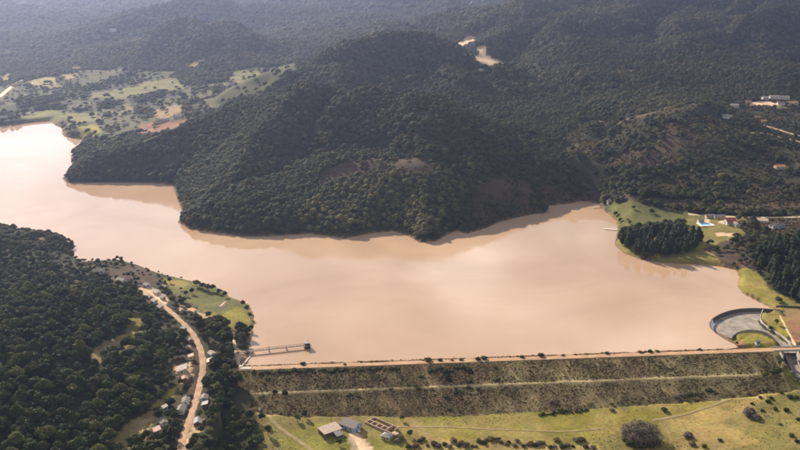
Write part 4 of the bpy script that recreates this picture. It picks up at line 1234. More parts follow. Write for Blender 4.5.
# settling tanks
P0, P1 = np.array(put(365.5, 423)), np.array(put(396, 438))
d = P1 - P0; TL = float(np.hypot(d[0], d[1]))
zt = float(min(P0[2], P1[2]))
t = empty('settling_tanks', (P0[0], P0[1], zt), math.atan2(d[1], d[0]))
tag(t, 'row of open brown settling tanks with thick walls right of the two houses', 'tank')
KEEP_OFF.append(((P0[0] + P1[0]) / 2, (P0[1] + P1[1]) / 2, TL * 0.6))
M['tank_wall'] = plain('tank_wall', (0.46, 0.31, 0.21), (0.34, 0.22, 0.145), scale=0.6)
H_ = 2.6
print('tank length', TL)
WY = 8.5
MB().box(0, TL, -0.6, 0, -1.5, H_).build('long_wall', M['tank_wall'], t)
MB().box(0, TL * 0.66, WY * 0.48 - 0.3, WY * 0.48 + 0.3, -1.5, H_ - 0.003).build('long_wall', M['tank_wall'], t)
MB().box(0, TL * 0.8, WY, WY + 0.6, -1.5, H_).build('long_wall', M['tank_wall'], t)
for k, fx in enumerate((0.0, 0.16, 0.32, 0.48, 0.64)):
    MB().box(TL * fx, TL * fx + 0.6, 0.003, WY * 0.48 - 0.303, -1.5, H_ - 0.005).build('partition', M['tank_wall'], t)
for fx in (0.0, 0.635, 0.8):
    MB().box(TL * fx, TL * fx + 0.6, WY * 0.48 + 0.303, WY - 0.003, -1.5, H_ - 0.006).build('partition', M['tank_wall'], t)
MB().box(TL * 0.84, TL, 0.004, WY * 0.4, -1.5, H_ - 0.4).build('outlet_block', M['tank_wall'], t)
MB().box(0.6, TL * 0.8, 0.01, WY - 0.01, -0.5, 0.35).build('tank_floor', M['dark_soil'], t)

# parked car
def car(px, py, rz, label):
    p = put(px, py)
    t = empty('parked_car', (p[0], p[1], p[2] + 0.05), rz); tag(t, label, 'car')
    prof = [(-2.1, 0.35), (-2.15, 0.75), (-1.95, 0.95), (-1.2, 1.0), (-0.7, 1.42), (0.9, 1.45), (1.6, 1.0), (2.05, 0.92), (2.12, 0.35)]
    mb = MB(); k = len(prof)
    W_ = [0.82 if z < 1.1 else 0.64 for _, z in prof]
    mb.add([(x, -w, z) for (x, z), w in zip(prof, W_)] + [(x, w, z) for (x, z), w in zip(prof, W_)],
           [tuple(range(k)), tuple(range(2 * k - 1, k - 1, -1))] + [(i, (i + 1) % k, k + (i + 1) % k, k + i)[::-1] for i in range(k)])
    mb.build('body', M['car_paint'], t)
    for x in (-1.3, 1.3):
        for s in (-1, 1):
            wh = MB().tube([(x, s * 0.68, 0.33), (x, s * 0.86, 0.33)], [0.33, 0.33], 12).build('wheel', M['tyre'], t)
            MB().tube([(x, s * 0.84, 0.33), (x, s * 0.875, 0.33)], [0.18, 0.18], 8).build('hub', M['steel'], wh)
    for (xa, za, xb, zb) in ((-1.18, 1.03, -0.72, 1.41), (0.94, 1.42, 1.56, 1.03)):
        MB().add([(xa - .03, -0.6, za + .02), (xa - .03, 0.6, za + .02), (xb - .03, 0.58, zb + .03), (xb - .03, -0.58, zb + .03)], [(0, 1, 2, 3)]).build('windscreen', M['glass'], t)
    for s in (-1, 1):
        MB().add([(-0.95, s * 0.80, 1.06), (1.3, s * 0.80, 1.06), (0.85, s * 0.66, 1.38), (-0.62, s * 0.66, 1.38)], [(0, 1, 2, 3)]).build('side_window', M['glass'], t)
car(358.5, 431.5, 1.9, 'white car parked beside the dark grey gabled house below the dam')

# rubble by the path
p = put(258.5, 409.5)
t = empty('rubble_heap', p); tag(t, 'pale rubble heap beside the track below the left abutment', 'rubble')
rg = np.random.default_rng(5)
for k in range(16):
    a, r_ = rg.uniform(0, 6.28), rg.uniform(0, 2.6)
    s = rg.uniform(0.3, 0.85)
    o_ = MB().add([(x * s * rg.uniform(0.7, 1.2), y * s * rg.uniform(0.7, 1.2), z * s * rg.uniform(0.5, 1)) for x, y, z in
        ((-1, -1, -1), (1, -1, -1), (1, 1, -1), (-1, 1, -1), (-.8, -.8, .8), (.8, -.8, .8), (.8, .8, .8), (-.8, .8, .8))],
        [(0, 3, 2, 1), (4, 5, 6, 7), (0, 1, 5, 4), (1, 2, 6, 5), (2, 3, 7, 6), (3, 0, 4, 7)]).build('stone', M['roof_white'], t)
    o_.location = (r_ * math.cos(a), r_ * math.sin(a), 0.3); o_.rotation_euler = (0, 0, a)

# ------------------------------------------------------------------ single trees and shrubs
def shrub(px, py, s, me, label, group, dz=0.0, name='shrub'):
    o = link_mesh(name, me)
    o.location = put(px, py, dz - 0.05)
    o.scale = (s, s, s * random.uniform(0.8, 1.1)); o.rotation_euler = (0, 0, random.uniform(0, 6.28))
    tag(o, label, 'shrub', group)

rs = random.Random(3)
for k in range(34):                                             # dark band under the crest, left half
    a = 262 + k * 4.1 + rs.uniform(-1.5, 1.5)
    shrub(a, 373.0 - (a - 262) * 0.022 + rs.uniform(-1.2, 1.6), rs.uniform(1.3, 2.3), shrub_dark, 'dark shrub in the row just under the left half of the dam crest', 'dark shrubs under the dam crest')
for (a, b, s) in [(430, 373, 2), (435, 371, 2.4), (441, 370, 2.2), (445, 373, 2.6), (447, 377, 2.4), (449, 381, 2.2), (452, 372, 2.0), (457, 369, 2.4), (463, 369, 2.6), (468, 371, 2.6), (471, 374, 2.2), (470, 383, 1.8), (468, 389, 2.0), (462, 393, 1.8), (456, 394, 1.6), (447, 399, 1.9), (449, 410, 1.6), (415, 386, 1.6), (418, 390, 2.0), (421, 378, 1.7), (478, 390, 1.3)]:
    shrub(a, b, s, shrub_dark, 'dark shrub in the loose clump on the middle of the dam face', 'dark shrubs on the middle of the dam face')
for (a, b, s, lb) in [(496, 369, 1.4, 'small dark shrub high on the dam face right of the clump'), (497, 381, 2.4, 'dark round shrub on the dam face, alone right of the clump'), (555, 404, 3.2, 'largest lone grey shrub near the toe of the dam'),
    (349, 397, 1.7, 'left one of two small dark shrubs below the berm'), (359, 398, 1.6, 'right one of two small dark shrubs below the berm'), (391, 390, 1.4, 'small shrub on the berm left of the clump'), (432, 391, 1.6, 'small shrub on the berm under the clump')]:
    shrub(a, b, s, shrub_dark if b != 404 else shrub_grey, lb, 'single shrubs on the dam face')
for (a, b, s) in [(303, 363.5, 2.0), (345, 363.6, 1.2), (428, 360, 2.6), (440, 359.4, 1.8), (452, 359.5, 1.2), (461, 359, 1.6), (478, 358.8, 2.0), (484, 358, 2.4), (522, 356.4, 1.8), (541, 355.3, 2.2), (563, 354.6, 1.3), (607, 352.6, 1.8), (640, 351.5, 1.6), (650, 351, 1.8), (657, 350.6, 1.6), (700, 348.8, 1.4)]:
    shrub(a, b + 1.2, s, shrub_dry if s < 1.7 else shrub_dark, 'small shrub on the water side of the dam crest road', 'shrubs along the water side of the crest')
for k in range(26):
    a = 540 + k * 1.9 + rs.uniform(-1, 1)
    shrub(a, 415.5 - (a - 540) * 0.11 + rs.uniform(-1, 1.2), rs.uniform(0.8, 1.5), shrub_dark if k % 3 else shrub_grey, 'low shrub in the broken row along the toe of the dam', 'shrubs along the toe of the dam')
for (a, b, s) in [(676, 398, 1.8), (683, 397, 2.2), (690, 396, 2.4), (696, 395, 2.2), (702, 394, 2.0), (709, 392.5, 2.6), (713, 392, 1.6), (740, 386, 1.6), (752, 382, 1.8), (757, 379, 1.6), (765, 376, 2.6), (774, 374, 3.4), (778, 371, 2.6), (786, 367, 1.6), (792, 374, 2.2), (797, 380, 2.0)]:
    shrub(a, b, s, shrub_grey if s < 2.3 else shrub_dark, 'grey-green shrub where the dam face meets the grass on the right', 'shrubs along the right foot of the dam')
for (a, b, s) in [(752, 404, 1.3), (760, 398, 1.4), (768, 402, 1.8), (771, 399, 1.6), (775, 410, 1.7), (786, 411, 2.0), (790, 398, 2.2), (796, 398, 2.0), (781, 393, 1.4), (798, 420, 1.6), (791, 436, 1.8), (762, 411, 1.5), (748, 411, 1.4), (797, 442, 1.7), (780, 425, 1.2), (765, 392, 1.2)]:
    shrub(a, b, s, shrub_dark, 'small dark shrub dotted over the grass slope at the right edge', 'shrubs dotted over the right grass slope')
for k in range(46):
    a = 398 + k * 4.3 + rs.uniform(-2, 2)
    shrub(a, 440.5 + rs.uniform(-1.5, 7) + (a - 398) * 0.008, rs.uniform(1.2, 2.5), (shrub_grey, shrub_dry, shrub_dark)[k % 3], 'scrubby bush in the hedge along the bottom edge below the dam', 'bushes of the hedge along the bottom edge')
for (a, b, s, lb) in [(688, 437, 3.4, 'pale grey bush right of the big round tree'), (692, 445, 2.4, 'dark bush just below the pale grey bush right of the big tree'), (612, 411, 1.8, 'thin bush by the dam toe above the big tree'), (664, 411, 2.2, 'small green bush at the dam toe right of the big tree'),
    (749, 415, 4.6, 'largest grey bush on the right grass slope'), (756, 419, 3.2, 'dark bush beside the largest grey bush on the slope'), (720, 441, 1.6, 'low dark bush on the dry grass at lower right'), (704, 447, 1.8, 'low brown bush at the bottom edge right of the big tree')]:
    shrub(a, b, s, shrub_grey if 'grey' in lb or 'thin' in lb else shrub_dark, lb, 'single bushes below the dam')
for (a, b, lb) in [(331, 421, 'small yellow tree at the foot of the dam left of the houses'), (253, 417, 'yellow-green tree beside the rubble heap')]:
    tree('small_tree', put(a, b), sapling_yellow, sapling_trunk, lb, 'tree', None, 1.35, rs.uniform(0, 6))
for (a, b, s, lb) in [(339, 446, 1.2, 'small dark tree in front of the brown-roofed house'), (262, 421, 1.4, 'small dark tree beside the foot track, upper one'), (268, 434, 1.5, 'small dark tree beside the foot track, lower one'), (305, 418, 1.3, 'dark bushy tree at the dam toe left of the yellow tree'), (297, 421, 1.2, 'dark bushy tree at the far left of the dam toe'),
    (402, 421, 1.0, 'small tree right of the settling tanks'), (410, 437, 1.2, 'bushy tree below the settling tanks'), (285, 398, 1.3, 'small tree on the left part of the dam face'), (275, 396, 1.1, 'small tree on the left part of the dam face, by the track'), (262, 379, 1.4, 'bushy tree at the top left corner of the dam face'), (254, 377, 1.3, 'bushy tree where the foot track leaves the crest'), (269, 384, 1.2, 'bushy tree below the top left corner of the dam face')]:
    tree('small_tree', put(a, b), sapling_crown, sapling_trunk, lb, 'tree', None, s, rs.uniform(0, 6))
for (a, b, s, lb) in [(770, 331, 1.0, 'greyish tree on the spillway bank, upper one'), (776, 325, 1.2, 'greyish tree on the spillway bank beside the soil path'), (737, 345, 0.7, 'small bush-like tree at the left tip of the grass half-disc'), (733, 342, 0.6, 'tiny tree at the water edge of the half-disc')]:
    tree('small_tree', put(a, b), sapling_crown, sapling_trunk, lb, 'tree', None, s, rs.uniform(0, 6))

# big round grey tree in the field: many stems, open middle
big = empty('round_tree', put(640, 441)); tag(big, 'big round grey-brown tree standing alone in the grass below the dam', 'tree')
rg = np.random.default_rng(9)
lob = []
for k in range(15):
    a = 2 * math.pi * k / 15 + rg.uniform(-0.15, 0.15)
    r_ = rg.uniform(8.5, 11.5)
    lob.append((r_ * math.cos(a), r_ * math.sin(a) * 0.9, rg.uniform(4.0, 6.5), rg.uniform(3.6, 4.8), rg.uniform(3.2, 4.2)))
for k in range(8):
    a = 2 * math.pi * k / 8
    r_ = rg.uniform(4.0, 6.5)
    lob.append((r_ * math.cos(a), r_ * math.sin(a), rg.uniform(8, 10.0), rg.uniform(3.2, 4.2), rg.uniform(2.6, 3.4)))
link_mesh('crown', crown_mesh('crown', 31, lob, 5200, 0.42, M['leaf_grey'], False), None, big)
link_mesh('undergrowth', crown_mesh('undergrowth', 32, [(q[0], q[1], 1.8, 3.4, 2.2) for q in lob[:15]], 1500, 0.42, M['leaf_dark']), None, big)
mb = MB()
for q in lob:
    mb.tube([(q[0] * 0.25, q[1] * 0.25, -0.5), (q[0] * 0.5, q[1] * 0.5, q[2] * 0.5), (q[0], q[1], q[2])], [0.34, 0.24, 0.08], 6)
mb.build('trunk', M['bark_pale'], big)

# pine grove on the right shore and tall trees at the right edge
def poly_points(P, st, seed):
    W_ = [tuple(drop(a, b)[:2]) for a, b in P]
    r_ = np.random.default_rng(seed)
    xs, ys = [p[0] for p in W_], [p[1] for p in W_]
    X, Y = np.meshgrid(np.arange(min(xs), max(xs), st), np.arange(min(ys), max(ys), st))
    X = X.ravel() + r_.uniform(-.4, .4, X.size) * st; Y = Y.ravel() + r_.uniform(-.4, .4, Y.size) * st
    k = inside(X, Y, W_)
    return X[k], Y[k], W_
TALL = [BASIN, [tuple(at_z(a, b, 0)[:2]) for a, b in [(706, 318), (720, 306), (765, 306), (784, 312), (794, 335), (800, 352), (730, 354), (716, 338)]]]
for (a, b, s, lb) in [(197, 286.5, 0.62, 'leftmost tree of the row on the lake edge of the green point'), (203, 289, 0.6, 'second tree of the row on the lake edge of the green point'), (208, 291, 0.7, 'third tree of the row, at the narrow waist of the green point'), (213, 291, 0.62, 'fourth tree of the row on the lake edge of the green point'),
    (219, 294, 0.6, 'fifth tree of the row on the lake edge of the green point'), (225, 297, 0.5, 'last tree at the right end of the row on the green point'), (243, 306, 0.45, 'topmost bush-like tree on the right rim of the green point'), (247, 311, 0.45, 'second bush-like tree on the right rim of the green point'),
    (250, 318, 0.45, 'third bush-like tree on the right rim of the green point'), (251, 331, 0.5, 'lone tree on the right rim of the green point near its foot'), (247, 338, 0.6, 'tree at the water between the green point and the footbridge'), (242, 341, 0.65, 'tree just above the landward end of the footbridge'),
    (237, 343, 0.55, 'tree beside the pale abutment path'), (192, 294, 0.55, 'round tree among the houses at the neck of the green point'), (186, 296, 0.5, 'smaller tree among the houses at the neck of the green point'), (170, 283, 0.45, 'small tree on the lake edge left of the green point')]:
    v = rs.randrange(5)
    tree('shore_tree', put(a, b), near_crowns[v], near_trunks[v], lb, 'tree', None, s, rs.uniform(0, 6))
for (P, st, sd, name, lb, gr, s0, s1) in [
    ([(619, 243), (624, 248.5), (636, 254), (652, 257.5), (672, 258.5), (688, 256), (700, 250), (703, 243), (694, 238), (668, 237), (640, 238), (626, 239)], 7.0, 41, 'pine_tree', 'tall dark pine in the grove on the right shore of the lake', 'pines of the lakeside grove', 0.55, 1.05),
    ([(757, 262), (762, 274), (770, 284), (780, 295), (800, 305), (826, 306), (826, 246), (800, 243), (776, 248), (764, 254)], 8.0, 42, 'tall_tree', 'tall dark tree in the dense stand at the right edge', 'tall trees of the stand at the right edge', 0.55, 1.1)]:
    X, Y, W_ = poly_points(P, st, sd)
    TALL.append(W_)
    for x_, y_ in zip(X, Y):
        v = rs.randrange(3)
        tree(name, (float(x_), float(y_), float(ground(x_, y_))), pine_crowns[v], pine_trunks[v], lb, 'tree', gr, rs.uniform(s0, s1), rs.uniform(0, 6))
    print(name, len(X))

# ------------------------------------------------------------------ woods
def scatter_object(name, P, scale, rot, kind, sources, label, cat, nrm=None):
    """one object of stuff: source meshes standing on many points"""
    me = bpy.data.meshes.new(name)
    me.vertices.add(len(P)); me.vertices.foreach_set('co', np.asarray(P, np.float32).ravel())
    for nm, tp, arr in (('size', 'FLOAT', scale), ('turn', 'FLOAT', rot), ('kind', 'INT', kind)):
        at = me.attributes.new(nm, tp, 'POINT')
        at.data.foreach_set('value', np.asarray(arr, np.float32 if tp == 'FLOAT' else np.int32))
    if nrm is not None:
        at = me.attributes.new('lean', 'FLOAT_VECTOR', 'POINT'); at.data.foreach_set('vector', np.asarray(nrm, np.float32).ravel())
    me.update()
    o = bpy.data.objects.new(name, me)
    COL.objects.link(o)
    g = bpy.data.node_groups.new(name, 'GeometryNodeTree')
    g.interface.new_socket('Geometry', in_out='INPUT', socket_type='NodeSocketGeometry')
    g.interface.new_socket('Geometry', in_out='OUTPUT', socket_type='NodeSocketGeometry')
    N, Lk = g.nodes, g.links
    gi, go = N.new('NodeGroupInput'), N.new('NodeGroupOutput')
    iop = N.new('GeometryNodeInstanceOnPoints')
    def named(n, tp):
        q = N.new('GeometryNodeInputNamedAttribute'); q.data_type = tp; q.inputs['Name'].default_value = n
        return q.outputs['Attribute']
    join = N.new('GeometryNodeJoinGeometry')
    for s in reversed(sources):
        oi = N.new('GeometryNodeObjectInfo'); oi.inputs['Object'].default_value = s
        oi.inputs['As Instance'].default_value = True
        oi.transform_space = 'ORIGINAL'
        Lk.new(oi.outputs['Geometry'], join.inputs['Geometry'])
    Lk.new(gi.outputs[0], iop.inputs['Points'])
    Lk.new(join.outputs[0], iop.inputs['Instance'])
    iop.inputs['Pick Instance'].default_value = True
    Lk.new(named('kind', 'INT'), iop.inputs['Instance Index'])
    cmb = N.new('ShaderNodeCombineXYZ'); Lk.new(named('turn', 'FLOAT'), cmb.inputs['Z'])
    if nrm is None:
        Lk.new(cmb.outputs[0], iop.inputs['Rotation'])
    else:                                                     # the canopy follows the slope
        al = N.new('FunctionNodeAlignRotationToVector'); al.axis = 'Z'
        Lk.new(named('lean', 'FLOAT_VECTOR'), al.inputs['Vector'])
        er = N.new('FunctionNodeEulerToRotation'); Lk.new(cmb.outputs[0], er.inputs[0])
        ro = N.new('FunctionNodeRotateRotation'); ro.rotation_space = 'LOCAL'
        Lk.new(al.outputs[0], ro.inputs[0]); Lk.new(er.outputs[0], ro.inputs[1])
        Lk.new(ro.outputs[0], iop.inputs['Rotation'])
    Lk.new(named('size', 'FLOAT'), iop.inputs['Scale'])
    Lk.new(iop.outputs[0], go.inputs[0])
    md = o.modifiers.new('scatter', 'NODES'); md.node_group = g
    tag(o, label, cat, kind='stuff')
    return o

def jitter_points(x0, x1, y0, y1, st, seed):
    r = np.random.default_rng(seed)
    X, Y = np.meshgrid(np.arange(x0, x1, st), np.arange(y0, y1, st))
    X, Y = X.ravel(), Y.ravel()
    return X + r.uniform(-0.48, 0.48, len(X)) * st, Y + r.uniform(-0.48, 0.48, len(X)) * st, r

def plantable(x, y, r, margin=70):
    z = ground(x, y)
    px, py = project(x, y, z)
    ok = (px > -margin) & (px < 800 + margin) & (py > -40) & (py < 470)
    x, y, z = x[ok], y[ok], z[ok]
    _, dens = land(x, y)
    clump = sstep(-0.15, 0.35, fbm(x, y, 45, 3, 71))
    p = np.where(dens > 0.9, 0.95 - 0.5 * sstep(0.25, 0.55, fbm(x, y, 38, 3, 75)), np.clip(dens * (0.14 + 1.25 * clump), 0, 1))
    ok = r.uniform(size=len(x)) < p
    s, n = dam_coords(x, y)
    ok &= ~((s > 4) & (s < DAM_L + 10) & (n > -48) & (n < 26))
    db = np.where((np.abs(x - BASIN[5][0]) < 120) & (np.abs(y - BASIN[5][1]) < 120), poly_dist(x, y, BASIN), 99)
    ok &= (db > 5) & ~inside(x, y, BASIN)
    inl = inside(x, y, LAKE)
    ok &= ~inl
    x, y, z = x[ok], y[ok], z[ok]
    ok = poly_dist(x, y, LAKE) > 3.6 + 2.6 * fbm(x, y, 22, 3, 77)
    for L, w in ROAD_LINES:
        near = (np.abs(x - L[:, 0].mean()) < np.ptp(L[:, 0]) / 2 + 20) & (np.abs(y - L[:, 1].mean()) < np.ptp(L[:, 1]) / 2 + 20) & ok
        k = np.nonzero(near)[0]
        if len(k):
            d = np.min(np.hypot(x[k, None] - L[None, :, 0], y[k, None] - L[None, :, 1]), axis=1)
            ok[k[d < w / 2 + (3.4 if y[k].mean() < 900 else 2.0)]] = False
    for W_ in TALL:
        ok &= ~inside(x, y, W_)
    for (a, b, c) in KEEP_OFF:
        ok &= np.hypot(x - a, y - b) > c
    return x[ok], y[ok], z[ok]

# nearest woods, south of the lake
x, y, r = jitter_points(-520, 560, 440, 900, 5.7, 301)
x, y, z = plantable(x, y, r)
px, py = project(x, y, z)
s_, n_ = dam_coords(x, y)
south = ((y < 900) & (px < 262)) | (n_ < -10)
other = ~south
xs, ys, zs, pxs, pys = x[south], y[south], z[south], px[south], py[south]
order = np.argsort(ys)
seen = (pxs > 0) & (pxs < 800) & (pys < 448)
single = [k for k in order if seen[k]][:300]
tone = ['dark green', 'dull green', 'mid green', 'brownish green', 'olive green']

def wood_label(a, b, v, sz):
    look = ('small ' if sz < 0.78 else 'large ' if sz > 1.08 else 'mid-sized ') + ('bushy', 'rounded', 'wide-crowned', 'low', 'tall-crowned')[v]
    if a > 236: return look + ' tree on the slope below the left end of the dam', 'trees below the left end of the dam'
    if a > 205: return look + ' tree in the strip between dirt road and dam', 'trees between the dirt road and the dam'
    if a > 150: return look + ' tree among the shacks beside the dirt road', 'trees among the roadside shacks'
    if b > 428: return look + ' tree at the bottom left edge of the wood', 'trees along the bottom of the dense wood'
    if a > 112: return look + ' tree in the wood close left of the shacks', 'trees of the dense wood close left of the shacks'
    if a > 56: return look + ' tree in the middle of the dense lower left wood', 'trees in the middle of the dense wood'
    return look + ' tree in the dense wood at the left edge', 'trees of the dense wood at the left edge'

near_src = []
rr = np.random.default_rng(77)
for i, k in enumerate(single):
    v = i % 5 if i < 5 else int(rr.integers(5))
    sz = float(0.6 + 0.85 * rr.beta(1.6, 2.2))
    lb, gr = wood_label(pxs[k], pys[k], v, sz)
    t, c = tree('broadleaf_tree', (xs[k], ys[k], zs[k]), near_crowns[v], near_trunks[v], lb, 'tree', gr, 0.84 * sz * (0.72 if pxs[k] > 150 else 1), float(rr.uniform(0, 6.28)))
    if i < 5: near_src.append(c)
mask = np.ones(len(xs), bool); mask[single] = False
m = mask
q = np.random.default_rng(78)
small = np.where((pxs[m] > 150) & (pxs[m] < 207), 0.62, 0.84) * (1 - 0.32 * sstep(690, 800, ys[m])) * np.where(ys[m] > 730, 0.55 + 0.45 * sstep(15, 60, poly_dist(xs[m], ys[m], LAKE)), 1.0)
scatter_object('woodland', np.column_stack([xs[m], ys[m], zs[m]]), (0.55 + 0.9 * q.beta(1.6, 2.2, m.sum())) * small, q.uniform(0, 6.28, m.sum()), q.integers(0, 5, m.sum()), near_src,
               'dense dark broadleaf wood covering the slope left of the dirt road', 'woodland')

# far woods: the sources are single trees standing in the open
src_h = []
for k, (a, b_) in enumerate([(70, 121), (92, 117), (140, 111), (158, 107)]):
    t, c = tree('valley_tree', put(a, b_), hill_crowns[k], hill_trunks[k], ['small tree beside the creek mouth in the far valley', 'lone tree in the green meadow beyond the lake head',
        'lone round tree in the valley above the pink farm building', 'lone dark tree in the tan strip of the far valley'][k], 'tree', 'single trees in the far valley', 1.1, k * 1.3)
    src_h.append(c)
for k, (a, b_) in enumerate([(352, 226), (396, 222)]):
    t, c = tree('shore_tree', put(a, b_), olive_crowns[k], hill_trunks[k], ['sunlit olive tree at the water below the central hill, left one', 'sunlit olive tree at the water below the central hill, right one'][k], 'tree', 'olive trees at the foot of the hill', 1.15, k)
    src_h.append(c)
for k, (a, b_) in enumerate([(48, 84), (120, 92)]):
    t, c = tree('valley_tree', put(a, b_), far_crowns[k], hill_trunks[k], ['haze-pale tree beside the tan field in the far valley', 'haze-pale tree at the edge of the long green strip in the far valley'][k], 'tree', 'single trees in the far valley', 1.1, k)
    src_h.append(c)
X, Y, Z = [x[other]], [y[other]], [z[other]]
for (x0, x1, y0, y1, st, sd) in ((-900, 900, 900, 1500, 4.2, 302), (-1500, 1500, 1500, 2300, 5.4, 303), (-1900, 1900, 2300, 3300, 7.5, 304), (-3000, 3000, 3300, 5600, 14, 305)):
    a, b_, r = jitter_points(x0, x1, y0, y1, st, sd)
    a, b_, c = plantable(a, b_, r)
    X.append(a); Y.append(b_); Z.append(c)
x, y, z = np.concatenate(X), np.concatenate(Y), np.concatenate(Z)
q = np.random.default_rng(79)
kind = q.integers(0, 4, len(x))
OLIVE = [tuple(drop(a, b_)[:2]) for a, b_ in [(296, 214), (322, 190), (360, 180), (440, 166), (466, 186), (470, 200), (440, 214), (446, 232), (418, 240), (392, 230), (345, 237), (308, 232)]]
oz = inside(x, y, OLIVE) & (q.uniform(size=len(x)) < 0.6)
kind[oz] = 4 + q.integers(0, 2, oz.sum())
pale = ((sstep(0.05, 0.5, fbm(x, y, 170, 4, 91)) * 0.55 + 0.45 * sstep(1700, 2600, y)) > q.uniform(size=len(x))) & (y > 950)  # patchy forest tone, plus paler crowns with distance to imitate haze
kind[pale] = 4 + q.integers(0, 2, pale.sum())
hazed = (sstep(2000, 3000, y) * (0.75 + 0.5 * fbm(x, y, 240, 4, 97)) > q.uniform(size=len(x)))  # farthest crowns take the palest leaves, painted brighter in place of haze
kind[hazed] = 6 + q.integers(0, 2, hazed.sum())
sc = (0.55 + 0.95 * q.beta(1.6, 2.4, len(x))) * np.where(q.uniform(size=len(x)) < 0.05, 1.45, 1.0) * np.where(y > 3300, 1.55, np.where(y > 2300, 0.9, np.where(y > 1500, 0.70, 0.58))) * (1 + 0.25 * fbm(x, y, 90, 3, 73))
_, dens = land(x, y)
sc = np.where(dens < 0.9, sc * 1.05, sc)
e_ = 9.0
gx_, gy_ = (ground(x + e_, y) - ground(x - e_, y)) / (2 * e_), (ground(x, y + e_) - ground(x, y - e_)) / (2 * e_)
lean = np.column_stack([-gx_, -gy_, np.ones(len(x))]); lean /= np.linalg.norm(lean, axis=1)[:, None]
central = (y < 2100) & (project(x, y, z)[0] < 545) & (project(x, y, z)[0] > 50)
right = (~central) & (project(x, y, z)[0] >= 460) & (y < 3300)
rest = ~(central | right)
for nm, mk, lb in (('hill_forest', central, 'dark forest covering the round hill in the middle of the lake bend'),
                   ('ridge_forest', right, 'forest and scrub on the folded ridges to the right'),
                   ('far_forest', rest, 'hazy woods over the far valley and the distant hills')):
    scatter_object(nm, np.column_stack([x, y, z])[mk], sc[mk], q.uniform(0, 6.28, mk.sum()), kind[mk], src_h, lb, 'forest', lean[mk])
print('trees', len(single), m.sum(), len(x))

# dry tufts over the dam face, rough grass clumps in the field below
src_t = []
for (a, b_, s_, lb) in [(612, 405, 1.3, 'dry brown bush near the toe of the dam above the big tree'), (300, 405, 1.1, 'dry brown bush low on the left part of the dam face')]:
    o = link_mesh('shrub', shrub_dry if not src_t else shrub_grass)
    o.location = put(a, b_, -0.1); o.scale = (s_,) * 3
    tag(o, lb, 'shrub'); src_t.append(o)
r = np.random.default_rng(401)
N_ = 26000
s, n = r.uniform(4, DAM_L - 30, N_), -r.uniform(CREST_HALF + 0.5, 46, N_)
x, y = dam_point(s, n)
keep = (fbm(x, y, 14, 4, 93) + r.uniform(-0.5, 0.5, N_) > -0.05 - 0.25 * (1 - s / DAM_L)) & (dam_surface(s, n) > ground(x, y) - 0.3) & (np.abs(-n - CREST_HALF - 20.5) > 1.1)
s2, n2 = r.uniform(4, DAM_L - 64, 5200), r.uniform(2.2, 8.2, 5200)
x2, y2 = dam_point(s2, n2)
k2 = fbm(x2, y2, 18, 3, 94) + r.uniform(-0.5, 0.5, 5200) > 0.05
x, y = np.append(x[keep], x2[k2]), np.append(y[keep], y2[k2])
scatter_object('dam_scrub', np.column_stack([x, y, surf(x, y) - 0.1]), r.uniform(0.18, 0.5, len(x)) * np.where(r.uniform(size=len(x)) < 0.05, 2.0, 1), r.uniform(0, 6.28, len(x)), (r.uniform(size=len(x)) < 0.35).astype(int), src_t,
               'dry brown scrub and weeds covering the two faces of the dam', 'scrub')
x, y, r = jitter_points(-330, 420, 470, 720, 2.6, 402)
z = ground(x, y)
_, dn = land(x, y)
s, n = dam_coords(x, y)
keep = (dn < 0.02) & (fbm(x, y, 26, 4, 95) + r.uniform(-0.35, 0.35, len(x)) > 0.18) & ~((s > 0) & (n > -43)) & (z < 8) & ~inside(x, y, LAKE)
px, py = project(x, y, z)
keep &= (px > 225) & (px < 860)
for W_ in TALL: keep &= ~inside(x, y, W_)
for L_, w_ in ROAD_LINES:
    k = np.nonzero(keep)[0]
    d_ = np.min(np.hypot(x[k, None] - L_[None, :, 0], y[k, None] - L_[None, :, 1]), axis=1)
    keep[k[d_ < w_]] = False
for (a, b_, c_) in KEEP_OFF: keep &= np.hypot(x - a, y - b_) > c_
x, y, z = x[keep], y[keep], z[keep]
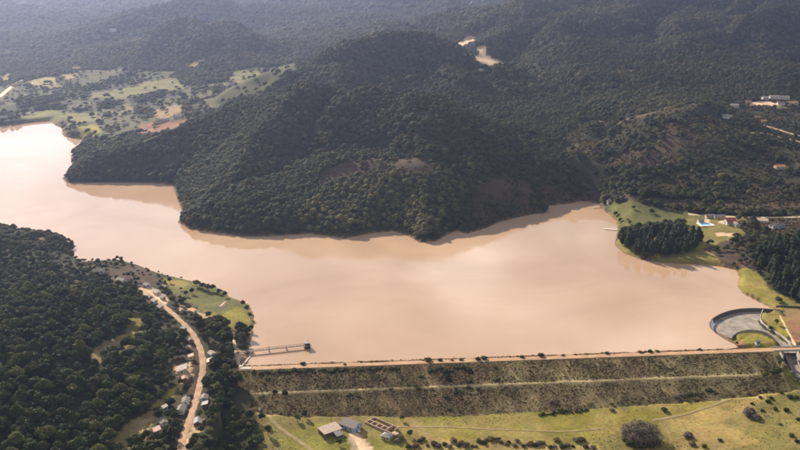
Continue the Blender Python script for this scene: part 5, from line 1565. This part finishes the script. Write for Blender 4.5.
scatter_object('field_weeds', np.column_stack([x, y, z - 0.1]), r.uniform(0.15, 0.42, len(x)), r.uniform(0, 6.28, len(x)), np.ones(len(x), int), src_t,
               'rough tufts of grass and weeds in the field below the dam', 'weeds')
print('tufts', len(x))
o = link_mesh('shrub', shrub_dark); o.location = put(700, 208); o.scale = (1.5,) * 3
tag(o, 'lone dark bush in the brown strip above the lakeside lane', 'shrub')
x, y, r = jitter_points(60, 760, 960, 1650, 3.4, 403)
z = ground(x, y); px, py = project(x, y, z)
k = (px > 440) & (px < 870) & ~inside(x, y, LAKE)
x, y, z = x[k], y[k], z[k]
cl, dn = land(x, y)
k = (dn < 0.9) & (cl[:, 0] < 0.1) & (fbm(x, y, 30, 4, 99) + r.uniform(-0.45, 0.45, len(x)) > -0.05)
for L_, w_ in ROAD_LINES[5:8]:
    i_ = np.nonzero(k)[0]
    d_ = np.min(np.hypot(x[i_, None] - L_[None, :, 0], y[i_, None] - L_[None, :, 1]), axis=1)
    k[i_[d_ < w_]] = False
for (a, b_, c_) in KEEP_OFF: k &= np.hypot(x - a, y - b_) > c_
x, y, z = x[k], y[k], z[k]
scatter_object('hillside_scrub', np.column_stack([x, y, z - 0.15]), r.uniform(0.5, 1.7, len(x)), r.uniform(0, 6.28, len(x)), r.choice(3, len(x), p=[0.3, 0.25, 0.45]), src_t + [o],
               'low brown and green scrub over the open slopes right of the lake', 'scrub')
print('scrub', len(x))

# ------------------------------------------------------------------ air
mb = MB().box(-6600, 6600, -1000, 10600, float(ZZ.min()) - 3.0, max(float(ZZ.max()) + 25, CAM_H + 12))
hm = bpy.data.materials.new('haze'); hm.use_nodes = True
hm.node_tree.nodes.clear()
ho = hm.node_tree.nodes.new('ShaderNodeOutputMaterial')
hv = hm.node_tree.nodes.new('ShaderNodeVolumePrincipled')
hv.inputs['Color'].default_value = (0.52, 0.62, 1.0, 1)
hv.inputs['Density'].default_value = 0.000088
hv.inputs['Anisotropy'].default_value = 0.8
hm.node_tree.links.new(hv.outputs[0], ho.inputs['Volume'])
tag(mb.build('haze', hm), 'pale blue haze filling the valley air', 'haze', kind='stuff')
